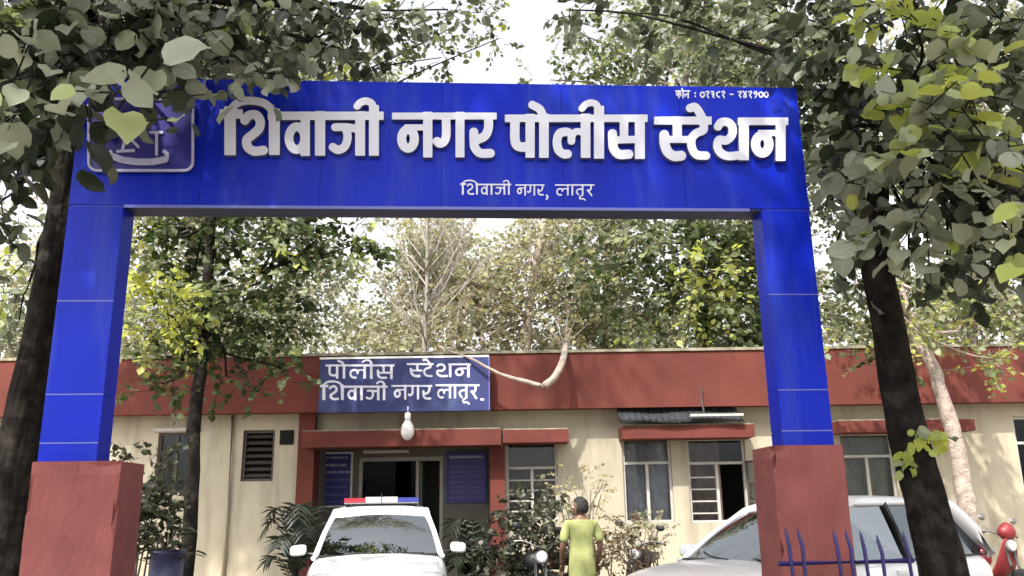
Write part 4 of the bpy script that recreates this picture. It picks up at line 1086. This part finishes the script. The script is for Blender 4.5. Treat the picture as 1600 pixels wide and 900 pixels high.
# --- right broad-leaved tree
TR = thing('broad_leaved_tree', 'dark trunked tree with large round leaves right of the gateway', 'tree', tuple(at(1475, 890, 7.4).xy) + (0,))
def loc_(root, pts): return [Vector(p) - root.location for p in pts]
tp = [at(1500, 1000, 7.4) , at(1474, 900, 7.4), at(1450, 800, 7.4), at(1425, 700, 7.4), at(1403, 600, 7.4), at(1386, 500, 7.35), at(1368, 400, 7.3), at(1362, 300, 7.2)]
tp[0].z = 0
bark_trunk(loc_(TR, tp), .20, .12, TR, 4)
fork = tp[-2]
cr = Crown(); ends = []
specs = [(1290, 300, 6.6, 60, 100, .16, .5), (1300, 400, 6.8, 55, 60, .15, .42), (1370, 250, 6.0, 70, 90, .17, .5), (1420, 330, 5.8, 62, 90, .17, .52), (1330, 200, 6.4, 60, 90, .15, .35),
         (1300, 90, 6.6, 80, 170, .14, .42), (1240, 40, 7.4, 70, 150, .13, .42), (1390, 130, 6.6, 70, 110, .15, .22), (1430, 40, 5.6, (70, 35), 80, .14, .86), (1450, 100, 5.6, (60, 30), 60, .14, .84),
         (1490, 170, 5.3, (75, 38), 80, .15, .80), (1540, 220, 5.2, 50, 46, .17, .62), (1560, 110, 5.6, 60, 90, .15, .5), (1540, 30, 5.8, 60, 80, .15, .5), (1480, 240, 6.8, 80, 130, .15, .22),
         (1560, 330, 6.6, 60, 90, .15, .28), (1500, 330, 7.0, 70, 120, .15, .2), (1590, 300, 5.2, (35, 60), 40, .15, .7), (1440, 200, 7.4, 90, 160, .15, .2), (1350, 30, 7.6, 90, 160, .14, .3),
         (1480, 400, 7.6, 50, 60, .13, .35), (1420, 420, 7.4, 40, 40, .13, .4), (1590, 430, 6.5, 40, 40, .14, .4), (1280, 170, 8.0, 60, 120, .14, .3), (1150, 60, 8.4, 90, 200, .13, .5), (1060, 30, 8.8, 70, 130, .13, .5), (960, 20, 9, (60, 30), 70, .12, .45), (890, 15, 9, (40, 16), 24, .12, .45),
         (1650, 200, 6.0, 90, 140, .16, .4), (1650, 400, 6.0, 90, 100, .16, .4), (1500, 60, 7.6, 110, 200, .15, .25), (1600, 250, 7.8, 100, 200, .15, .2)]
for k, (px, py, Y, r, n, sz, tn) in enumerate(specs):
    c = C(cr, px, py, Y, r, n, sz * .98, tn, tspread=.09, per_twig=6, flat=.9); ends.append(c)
# unseen canopy clusters added above the camera to shade the gate
for k in range(34):
    c = np.array((G.uniform(-1.5, 4.2), G.uniform(-1.6, 3.4), G.uniform(8.9, 10.6))); cr.cluster(c, (1.1, 1.1, .5), 235, .19, .35, per_twig=6)
    ends.append(Vector(c))
prune(cr, [(600, 1285, 128, 380, 1.), (1180, 1312, 340, 900, 1.), (1320, 1480, 420, 900, .6)])
cr.P = [p - np.array(TR.location) for p in cr.P]; cr.tw = [(a - np.array(TR.location), b - np.array(TR.location), s) for a, b, s in cr.tw]
finish(cr, TR, 'large', M_fore, M_foreS, 300, M_bark)
hubs = [at(1400, 200, 7.0), at(1480, 60, 6.8), at(1310, 110, 7.4), Vector((3.2, 3.0, 8.8)), Vector((1.2, 1.2, 9.2))]
limb('limb', loc_(TR, [fork, at(1372, 310, 7.2), hubs[0], hubs[1]]), .12, .06, M_bark, TR, seed=5)
limb('limb', loc_(TR, [at(1366, 360, 7.2), at(1345, 250, 7.4), hubs[2]]), .07, .045, M_bark, TR, seed=6)
limb('limb', loc_(TR, [hubs[1], Vector((3.8, 4.8, 7.4)), hubs[3], hubs[4]]), .07, .04, M_bark, TR, seed=7)
for k, e in enumerate(ends):
    h = min(hubs, key=lambda q: (q - e).length); limb('branch', loc_(TR, wig(h, e, .12, k)), .026, .009, M_bark, TR, n=5, sub=3, seed=k)

# --- left broad-leaved tree
TL = thing('broad_leaved_tree', 'dark leaning tree with large leaves behind the left leg of the gateway', 'tree', (at(10, 850, 7.9).x, 7.9, 0))
tp = [at(-20, 1000, 7.9), at(8, 850, 7.9), at(22, 740, 7.9), at(38, 640, 7.9), at(58, 540, 7.8), at(78, 430, 7.7), at(94, 330, 7.7), at(104, 230, 7.6), at(112, 130, 7.4)]
tp[0].z = 0
bark_trunk(loc_(TL, tp), .235, .075, TL, 9)
cr = Crown(); ends = []
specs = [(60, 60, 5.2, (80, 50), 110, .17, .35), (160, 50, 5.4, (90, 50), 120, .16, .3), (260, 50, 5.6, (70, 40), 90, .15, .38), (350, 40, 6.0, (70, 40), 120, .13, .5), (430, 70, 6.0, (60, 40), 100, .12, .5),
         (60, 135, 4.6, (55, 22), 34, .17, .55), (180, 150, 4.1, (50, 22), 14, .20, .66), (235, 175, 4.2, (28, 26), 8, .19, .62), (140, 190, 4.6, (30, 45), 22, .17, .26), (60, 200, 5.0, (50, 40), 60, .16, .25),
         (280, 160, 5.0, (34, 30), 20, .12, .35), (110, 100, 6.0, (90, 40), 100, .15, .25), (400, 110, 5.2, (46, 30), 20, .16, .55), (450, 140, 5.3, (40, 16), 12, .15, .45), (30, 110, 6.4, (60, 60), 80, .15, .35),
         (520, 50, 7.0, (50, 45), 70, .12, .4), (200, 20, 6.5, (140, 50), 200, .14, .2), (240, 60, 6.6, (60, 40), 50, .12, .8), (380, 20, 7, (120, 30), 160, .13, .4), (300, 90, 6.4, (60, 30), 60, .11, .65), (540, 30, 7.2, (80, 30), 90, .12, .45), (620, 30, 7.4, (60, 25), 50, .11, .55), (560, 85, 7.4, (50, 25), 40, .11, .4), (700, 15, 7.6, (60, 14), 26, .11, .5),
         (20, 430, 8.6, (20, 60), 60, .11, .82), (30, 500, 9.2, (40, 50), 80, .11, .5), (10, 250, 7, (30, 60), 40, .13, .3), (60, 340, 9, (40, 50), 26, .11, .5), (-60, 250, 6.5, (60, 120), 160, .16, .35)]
for k, (px, py, Y, r, n, sz, tn) in enumerate(specs):
    c = C(cr, px, py, Y, r, n, sz, tn, tspread=.09, per_twig=5 if n > 30 else 3, flat=.8, droop=.3, tl=sz*2.0); ends.append(c)
for k in range(44):  # out-of-frame overhead clusters, added to keep the sun off the gate
    c = np.array((G.uniform(-6.8, -.4), G.uniform(-1.6, 3.4), G.uniform(8.9, 10.6))); cr.cluster(c, (1.1, 1.1, .5), 235, .19, .35, per_twig=6)
    ends.append(Vector(c))
prune(cr, [(330, 900, 195, 400, 1.), (430, 900, 140, 400, 1.), (300, 345, 175, 400, .9), (100, 330, 200, 420, .86), (50, 230, 270, 900, 1.), (300, 430, 150, 195, .4)])
cr.P = [p - np.array(TL.location) for p in cr.P]; cr.tw = [(a - np.array(TL.location), b - np.array(TL.location), s) for a, b, s in cr.tw]
finish(cr, TL, 'large', M_fore, M_foreS, 300, M_bark)
hubs = [at(150, 40, 6.2), at(300, 0, 6.4), at(110, 90, 6.8), Vector((-3.6, 2.8, 8.8)), Vector((-2.4, .8, 9.2)), at(60, 380, 8.2)]
limb('limb', loc_(TL, [tp[-1], hubs[2], hubs[0], hubs[1]]), .10, .05, M_bark, TL, seed=5)
limb('limb', loc_(TL, [hubs[0], Vector((-4.4, 4.6, 7.2)), hubs[3], hubs[4]]), .07, .04, M_bark, TL, seed=7)
limb('limb', loc_(TL, [tp[6], at(70, 310, 7.9), at(45, 285, 8.0), at(10, 240, 8.1)]), .045, .015, M_bark, TL, seed=8)
for k, e in enumerate(ends):
    h = min(hubs, key=lambda q: (q - e).length); limb('branch', loc_(TL, wig(h, e, .12, k)), .022, .008, M_bark, TL, n=5, sub=3, seed=k)

# --- thin tree in front of the left half of the building
def tree(label, base, trunk_pts, r0, r1, clusters, kind, m, bark, hubs, name='tree', n_single=0, single=None, per_twig=8, flat=.7, group=None, tspread=.14):
    t = thing(name, label, 'tree', base, group=group)
    limb('trunk', loc_(t, trunk_pts), r0, r1, bark, t, n=10, rough=.15, seed=int(abs(base[0])*7))
    cr = Crown(); ends = []
    for (px, py, Y, r, n, sz, tn) in clusters: ends.append(C(cr, px, py, Y, r, n, sz, tn, tspread=tspread, per_twig=per_twig, flat=flat))
    off = np.array(t.location); cr.P = [p - off for p in cr.P]; cr.tw = [(a - off, b - off, s) for a, b, s in cr.tw]
    finish(cr, t, kind, m, single, n_single, bark)
    for k, e in enumerate(ends):
        h = min(hubs, key=lambda q: (q - e).length); limb('branch', loc_(t, wig(h, e, .2, k + 40)), r1*.55, r1*.16, bark, t, n=5, sub=3, seed=k)
    return t
M_midS = [leaf_mat('mid_leaf_dark', st_mid, .08, .4, True, trans=.35), leaf_mat('mid_leaf_green', st_mid, .4, .72, True, trans=.4), leaf_mat('mid_leaf_lit', st_mid, .75, .98, True, trans=.5)]
b = at(297, 860, 11.2); tpt = [Vector((b.x - .05, 11.2, 0)), at(298, 800, 11.2), at(304, 650, 11.2), at(318, 540, 11.2), at(326, 430, 11.2), at(330, 350, 11.3), at(340, 250, 11.4), at(340, 120, 11.4)]
tree('slender tree with small green and yellow leaves in front of the left windows', (b.x - .05, 11.2, 0), tpt, .105, .05,
     [(260, 490, 11, (70, 50), 620, .115, .80), (230, 380, 11.6, (34, 50), 300, .115, .76), (380, 470, 11.4, (70, 60), 520, .12, .42), (440, 380, 11.2, (60, 50), 380, .12, .55), (500, 370, 11.2, (60, 40), 340, .13, .34),
      (320, 360, 11.6, (80, 30), 360, .12, .25), (420, 350, 11.4, (90, 20), 300, .12, .28), (560, 380, 11.4, (40, 40), 160, .13, .55), (300, 420, 12, (50, 30), 240, .13, .2), (340, 520, 11.6, (60, 50), 420, .115, .25),
      (440, 500, 12, (50, 50), 300, .115, .35), (260, 560, 11.4, (60, 26), 220, .11, .5), (360, 590, 11.2, (60, 30), 130, .11, .22), (450, 580, 11.6, (26, 30), 90, .11, .3), (250, 600, 11.4, (50, 26), 100, .11, .2),
      (300, 260, 11.6, (160, 60), 900, .12, .5), (480, 260, 11.8, (80, 60), 500, .12, .5), (350, 120, 12, (150, 80), 1100, .12, .5), (20, 70, 11.3, (120, 60), 2800, .13, .4), (170, 75, 11.4, (120, 60), 2800, .13, .4), (200, 165, 11.4, (120, 60), 2200, .13, .35), (60, 165, 11.4, (110, 60), 1600, .13, .35), (540, -240, 11, (150, 60), 1000, .13, .4), (690, -260, 10.5, (150, 60), 1000, .13, .4), (600, -340, 10, (150, 60), 800, .13, .4), (480, -180, 12.3, (120, 60), 900, .13, .4), (760, -190, 12.3, (120, 60), 900, .13, .4), (200, -40, 11.6, (170, 90), 2600, .13, .4), (420, -60, 12, (110, 40), 700, .13, .45), (600, -110, 12.3, (130, 50), 1000, .13, .45), (700, -150, 12.6, (100, 50), 600, .13, .45), (520, 90, 12, (60, 60), 300, .11, .5), (640, 50, 12.4, (60, 36), 240, .11, .55), (730, 30, 12.6, (50, 30), 150, .11, .6), (690, 90, 12.6, (40, 24), 60, .11, .55), (600, 100, 12.2, (50, 20), 70, .11, .5), (780, 60, 12.6, (40, 20), 36, .11, .5), (560, 130, 12, (50, 20), 120, .11, .6)],  # upper left clusters added to shade the parapet, those above frame for windscreen reflections
     'mid', M_mid, M_bark, [at(326, 430, 11.2), at(330, 350, 11.3), at(340, 230, 11.4), at(318, 540, 11.2), at(420, 420, 11.3)], 'slender_tree', 300, M_midS)
# --- pale barked tree on the right
b = at(1515, 830, 12.3); tpt = [Vector((b.x, 12.3, 0)), at(1512, 800, 12.3), at(1496, 700, 12.3), at(1478, 640, 12.3), at(1458, 575, 12.3), at(1430, 520, 12.4), at(1400, 440, 12.5), at(1380, 330, 12.6)]
tree('pale barked leaning tree between the dark trunk and the right edge of the building', (b.x, 12.3, 0), tpt, .145, .06,
     [(1430, 490, 12.2, (45, 50), 330, .12, .74), (1500, 450, 12.8, (60, 60), 420, .11, .60), (1560, 500, 12.8, (50, 50), 300, .11, .58), (1330, 480, 12.8, (50, 60), 300, .12, .5), (1330, 430, 12.5, (30, 50), 140, .14, .15),
      (1450, 380, 13, (90, 60), 400, .12, .4), (1400, 560, 13, (50, 20), 120, .11, .5), (1550, 560, 12.8, (60, 24), 160, .10, .75), (1500, 250, 13, (120, 80), 700, .12, .4), (1350, 250, 13, (100, 80), 500, .12, .4)],
     'mid', M_mid, M_palebark, [at(1430, 520, 12.4), at(1400, 440, 12.5), at(1390, 370, 12.5)], 'pale_tree')
# --- dark leaved tree just behind the right part of the roof
b = at(1100, 800, 17.5); tpt = [Vector((b.x, 17.5, 0)), at(1100, 600, 17.5), at(1095, 480, 17.5), at(1080, 380, 17.5), at(1080, 250, 17.5), at(1070, 120, 17.6)]
tree('dark green tree behind the roof beside the right leg of the gateway', (b.x, 17.5, 0), tpt, .2, .08,
     [(1100, 420, 17, (60, 60), 800, .17, .26), (1150, 500, 17, (40, 50), 500, .17, .3), (1040, 370, 17.4, (60, 40), 400, .16, .45), (1130, 380, 17, (50, 40), 500, .16, .42), (940, 410, 17.6, (40, 40), 240, .16, .4),
      (1090, 470, 16.6, (40, 40), 300, .16, .8), (1110, 420, 16.2, (30, 40), 160, .17, .85), (1180, 420, 17.5, (50, 80), 600, .17, .25), (1000, 470, 18, (60, 60), 380, .17, .45), (1160, 540, 16.8, (50, 20), 200, .17, .55),
      (1060, 250, 18, (120, 70), 900, .17, .4), (1080, 80, 18, (160, 70), 1700, .16, .45), (950, 60, 18, (60, 40), 260, .15, .5), (1200, 90, 17, (90, 80), 900, .16, .4), (930, 110, 17.6, (50, 25), 260, .15, .45), (860, 125, 17.6, (60, 14), 120, .14, .5), (900, 50, 17.8, (40, 30), 120, .14, .5), (1260, 250, 18, (90, 90), 700, .17, .3),
      (1030, 530, 17.5, (60, 20), 200, .15, .55)],
     'mid', M_mid, M_bark2, [at(1095, 480, 17.5), at(1080, 380, 17.5), at(1080, 250, 17.5), at(1070, 150, 17.5)], 'dark_tree', 300, M_midS)
# --- background trees behind the building
LB = ['dusty pale green tree filling the far left behind the roof', 'grey green tree behind the roof left of the name board', 'bare pale twiggy tree behind the name board', 'yellow green dusty tree above the porch roof',
      'pale olive tree behind the middle of the parapet', 'tall dusty tree behind the roof at the right leg of the gateway', 'pale grey green tree above the far right roof', 'thin feathery tree behind the left gateway leg']
bgt = [(-2.6, 21, [(60, 480, 70), (40, 560, 60), (140, 540, 60), (-60, 400, 120)], .5, 1600), (300, 22, [(300, 300, 140), (260, 480, 110), (420, 500, 90), (560, -170, 110), (700, -180, 100), (460, -150, 100), (360, 120, 160), (500, 440, 80), (560, 110, 50)], .45, 7600),  # highest clusters, above the frame, added to reflect in the windscreen
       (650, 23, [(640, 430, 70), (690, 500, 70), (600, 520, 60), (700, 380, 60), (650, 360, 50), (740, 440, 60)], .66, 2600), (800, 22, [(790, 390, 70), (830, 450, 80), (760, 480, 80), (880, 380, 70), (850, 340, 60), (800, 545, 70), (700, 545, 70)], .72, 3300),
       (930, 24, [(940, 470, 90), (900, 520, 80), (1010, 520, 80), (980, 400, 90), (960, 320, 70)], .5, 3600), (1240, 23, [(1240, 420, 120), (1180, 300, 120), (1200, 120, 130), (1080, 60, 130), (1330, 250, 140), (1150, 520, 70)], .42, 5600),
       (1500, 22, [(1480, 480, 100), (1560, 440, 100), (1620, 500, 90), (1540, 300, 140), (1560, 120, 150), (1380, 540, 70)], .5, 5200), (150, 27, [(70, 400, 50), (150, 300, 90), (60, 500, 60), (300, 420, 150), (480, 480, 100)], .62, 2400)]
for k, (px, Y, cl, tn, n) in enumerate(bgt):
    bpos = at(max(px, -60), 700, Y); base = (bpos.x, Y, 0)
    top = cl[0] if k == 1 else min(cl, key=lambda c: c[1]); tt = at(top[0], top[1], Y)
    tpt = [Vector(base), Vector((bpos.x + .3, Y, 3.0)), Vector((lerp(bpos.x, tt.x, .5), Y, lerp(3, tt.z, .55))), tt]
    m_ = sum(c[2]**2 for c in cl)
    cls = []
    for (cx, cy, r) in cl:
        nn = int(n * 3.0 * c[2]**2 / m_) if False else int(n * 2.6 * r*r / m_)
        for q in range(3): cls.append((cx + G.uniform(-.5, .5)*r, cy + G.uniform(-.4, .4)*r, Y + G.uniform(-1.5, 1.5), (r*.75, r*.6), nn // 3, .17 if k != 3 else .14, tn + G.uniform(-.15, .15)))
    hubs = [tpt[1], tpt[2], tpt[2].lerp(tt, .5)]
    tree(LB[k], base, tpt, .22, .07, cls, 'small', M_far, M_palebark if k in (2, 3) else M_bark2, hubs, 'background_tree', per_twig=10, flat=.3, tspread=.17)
# far row that closes the view: hedge-like belt of trees too dense to tell apart
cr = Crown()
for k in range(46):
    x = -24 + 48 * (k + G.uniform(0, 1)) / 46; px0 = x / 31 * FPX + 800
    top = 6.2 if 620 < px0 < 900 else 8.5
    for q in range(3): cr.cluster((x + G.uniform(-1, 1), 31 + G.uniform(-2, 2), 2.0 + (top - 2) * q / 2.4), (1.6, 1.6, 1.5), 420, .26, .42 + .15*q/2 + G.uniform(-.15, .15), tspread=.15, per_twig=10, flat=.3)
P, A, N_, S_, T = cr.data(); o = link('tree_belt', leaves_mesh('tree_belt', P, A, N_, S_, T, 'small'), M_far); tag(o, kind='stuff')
# drooping pale branch of the bare tree hanging over the parapet
dead = thing('hanging_branch', 'pale bare crooked branch hanging over the red parapet right of the name board', 'branch', tuple(at(884, 500, 15.6)))
limb('main_stem', loc_(dead, [at(886, 528, 15.3), at(884, 540, 14.9), at(880, 560, 14.25), at(868, 588, 14.15), at(850, 604, 14.15)]), .045, .07, M_palebark, dead, n=8, seed=2)
limb('side_stem', loc_(dead, [at(850, 604, 14.15), at(820, 596, 14.15), at(780, 584, 14.2), at(735, 560, 14.3), at(690, 545, 14.6)]), .05, .012, M_palebark, dead, n=7, seed=3)
for k, (x, y) in enumerate(((900, 495), (868, 500), (878, 530), (905, 520), (925, 500), (860, 520), (890, 470), (840, 500))):
    limb('side_twig', loc_(dead, [at(882, 540, 14.9), at((x+882)/2, (y+540)/2, 15), at(x, y, 15)]), .016, .004, M_palebark, dead, n=5, seed=k)
cr = Crown(); cr.cluster(tuple(at(884, 520, 15.2) - dead.location), (.30, .3, .35), 150, .10, .85, per_twig=6); finish(cr, dead, 'small', M_far, None, 0, M_palebark)
# fine pale bare twigs in the middle of the view, part of a bare tree
bt = thing('bare_tree', 'leafless grey tree with upright fine branches behind the name board', 'tree', (at(660, 700, 19).x, 19, 0))
limb('trunk', loc_(bt, [Vector((bt.location.x, 19, 0)), at(662, 560, 19), at(668, 420, 19), at(664, 240, 19), at(668, 120, 19)]), .075, .02, M_twig, bt, n=8)
bm = bmesh.new(); rg = random.Random(8)
for k in range(60):
    y0 = rg.uniform(250, 560); x0 = 665; ln = rg.uniform(60, 170); dx = rg.choice((-1, 1)) * rg.uniform(.15, 1.0) * ln
    Yb = 19 + rg.uniform(-1, 1); pts = [at(x0, y0, 19), at(x0 + dx*.4, y0 - ln*.35, Yb), at(x0 + dx*.75 + rg.uniform(-8, 8), y0 - ln*.7, Yb), at(x0 + dx + rg.uniform(-10, 10), y0 - ln, Yb)]
    tube(bm, loc_(bt, pts), [.022, .015, .010, .005], n=4, cap=False)
    for q in range(3):
        a = pts[2]; tube(bm, loc_(bt, [a, a + Vector((rg.uniform(-.5, .5), rg.uniform(-.4, .4), rg.uniform(.1, .9)))]), [.011, .004], n=3, cap=False)
tag(bobj('twigs', bm, M_twig, bt), kind='stuff')

# ------------------------------------------------------------------ shrubs and pot plants
def shrub(name, label, px, py_top, Y, r, n, size, tone, m=M_shrub, stems=7, kind='mid', cat='shrub', spread=.15, sub=None):
    c = at(px, py_top, Y); rz = r[1]; t = thing(name, label, cat, (c.x, Y, 0)); cr = Crown()
    h = c.z - rz
    for q in (sub or [(0, 0, 1, 1)]):
        cr.cluster((q[0], 0, h + q[1]), (r[0]*q[2], r[0]*.8*q[2], rz*q[3]), n, size, tone, tspread=spread, per_twig=7, flat=.4)
    finish(cr, t, kind, m, None, 0, M_bark2)
    rg = random.Random(int(px))
    for k in range(stems):
        limb('stem', [Vector((rg.uniform(-.06, .06), rg.uniform(-.05, .05), 0)), Vector((rg.uniform(-.5, .5)*r[0], rg.uniform(-.3, .3)*r[0], h*.6)), Vector((rg.uniform(-.8, .8)*r[0], rg.uniform(-.5, .5)*r[0], h + rz*rg.uniform(-.2, .6)))], .016, .006, M_bark2, t, n=5, sub=3, seed=k)
    return t
shrub('shrub', 'dark mottled shrub in front of the wall beside the left plinth', 226, 690, 10.0, (.36, .50), 330, .10, .35, stems=6, sub=[(0, 0, .9, 1), (.2, -.35, .6, .7)])
shrub('shrub', 'dense dark green shrub right of the entrance door', 838, 760, 12.2, (.50, .62), 1050, .085, .42, stems=9)
shrub('shrub', 'tall dark shrub under the right notice board', 775, 830, 12.0, (.28, .42), 460, .085, .15, stems=6)
shrub('shrub', 'sparse feathery shrub against the cream wall behind the person', 905, 722, 12.6, (.45, .62), 420, .06, .95, M_far, stems=12, kind='small', spread=.1)
shrub('shrub', 'brownish low shrub between the person and the hatchback', 968, 800, 12.0, (.42, .42), 620, .06, .62, leaf_mat('brown_leaf', [(0, (.03, .022, .012)), (.6, (.12, .085, .045)), (1, (.26, .22, .12))], trans=.3), stems=9, kind='small')
shrub('shrub', 'low green shrub under the sill of the middle window', 1010, 800, 13.0, (.40, .30), 420, .06, .6, M_far, stems=8, kind='small')
# palm like plant by the porch column
M_frond = leaf_mat('frond', [(0, (.015, .022, .012)), (1, (.05, .06, .03))], trans=.15)
def palm(name, label, px, Y, ztop, n, L, seed):
    x = at(px, 800, Y).x; t = thing(name, label, 'pot plant', (x, Y, 0)); rg = random.Random(seed)
    bm = bmesh.new(); lathe(bm, [(.14, .12), (.19, .40), (.21, .42), (.21, .45), (.18, .45), (.17, .40)], 18); bobj('pot', bm, M_red, t, smooth=False)
    for k in range(n):
        a = rg.uniform(0, 2*math.pi); l = L * rg.uniform(.7, 1.15); z0 = .42; rise = rg.uniform(.35, 1.0)
        pts = spline([(0, 0, z0), (.25*l*math.cos(a), .25*l*math.sin(a), z0 + (ztop - z0)*.6*rise), (.7*l*math.cos(a), .7*l*math.sin(a), z0 + (ztop - z0)*rise), (1.1*l*math.cos(a), 1.1*l*math.sin(a), z0 + (ztop - z0)*rise*.8)], 5)
        bm = bmesh.new(); tube(bm, pts, [.01*(1 - i/len(pts)*.7) for i in range(len(pts))], n=4)
        for i in range(3, len(pts) - 1):
            p = Vector(pts[i]); d = (Vector(pts[i+1]) - p).normalized(); sd_ = d.cross(Vector((0, 0, 1))).normalized(); ll = .34 * (1 - abs(i/len(pts) - .5))
            for s in (-1, 1):
                q = p + (sd_*s + d*.7).normalized()*ll + Vector((0, 0, -.08)); w_ = d*.016
                vs = [bm.verts.new(v) for v in (p - w_, p + w_, (p+q)/2 + w_*1.4 + Vector((0, 0, .02)), q, (p+q)/2 - w_*1.4 + Vector((0, 0, .02)))]; bm.faces.new(vs)
        bobj('frond', bm, M_frond, t)
    return t
palm('palm_plant', 'dark palm like pot plant at the foot of the left porch column', 464, 12.6, 1.65, 12, .42, 3)
palm('palm_plant', 'small dark potted palm right of the police car below the notice board', 742, 12.6, 1.5, 10, .42, 5)
# blue drums with plants at the left
M_drum = mat('blue_plastic_drum', (.035, .04, .10), rough=.5, var=.25, scale=6, stain=(.15, .14, .14), stain_amt=.7, stain_scale=4)
for k, (px, lab) in enumerate(((262, 'faded blue plastic drum planter with dark leaves left of the slender tree trunk'),)):
    c = at(px, 860, 9.7 + .8*k); t = thing('drum_planter', lab, 'planter', (c.x, 9.7 + .8*k, 0))
    bm = bmesh.new(); z = c.z; lathe(bm, [(.15, 0), (.17, .03), (.18, z*.3), (.195, z*.33), (.18, z*.36), (.18, z*.66), (.195, z*.69), (.18, z*.72), (.175, z - .04), (.19, z - .03), (.19, z), (.16, z), (.16, z - .06)], 26)
    bobj('drum', bm, M_drum, t, smooth=True)
    rg = random.Random(k + 3); n_ = 46
    P = []; A = []; S2 = []
    for q in range(n_):
        a = rg.uniform(0, 6.28); l = rg.uniform(.08, .26); e = Vector((l*1.3*math.cos(a), l*math.sin(a), z + rg.uniform(-.10, .22)))
        limb('stem', [Vector((.3*e.x, .3*e.y, z - .04)), Vector((.7*e.x, .7*e.y, e.z*.98)), e], .006, .003, M_bark2, t, n=4, sub=2, seed=q)
        o = bpy.data.objects.new('leaf', leaf_variants('large', M_foreS[0], ('large', M_foreS[0].name))[q % 5]); COL.objects.link(o); o.parent = t
        B = basis(np.array([[math.cos(a), math.sin(a), rg.uniform(-.4, .3)]]), np.array([[rg.uniform(-.4, .4), rg.uniform(-.4, .4), 1.]]))[0]
        o.matrix_local = Matrix([list(B[r] * .13) + [e[r]] for r in range(3)] + [[0, 0, 0, 1]])
# sprout on the dark trunk: every leaf its own
cr = Crown(); cr.cluster(tuple(Vector(at(1440, 690, 7.15)) - TR.location), (.15, .1, .18), 40, .10, .80, per_twig=4, droop=.5)
P, A, N_, S_, T = cr.data(); B = basis(A, N_)
for i in range(len(P)):
    o = bpy.data.objects.new('leaf', leaf_variants('large', M_foreS[2 if T[i] > .75 else 1], ('large', M_foreS[2 if T[i] > .75 else 1].name))[i % 5]); COL.objects.link(o); o.parent = TR
    o.matrix_local = Matrix([list(B[i][r] * S_[i]) + [P[i][r]] for r in range(3)] + [[0, 0, 0, 1]])
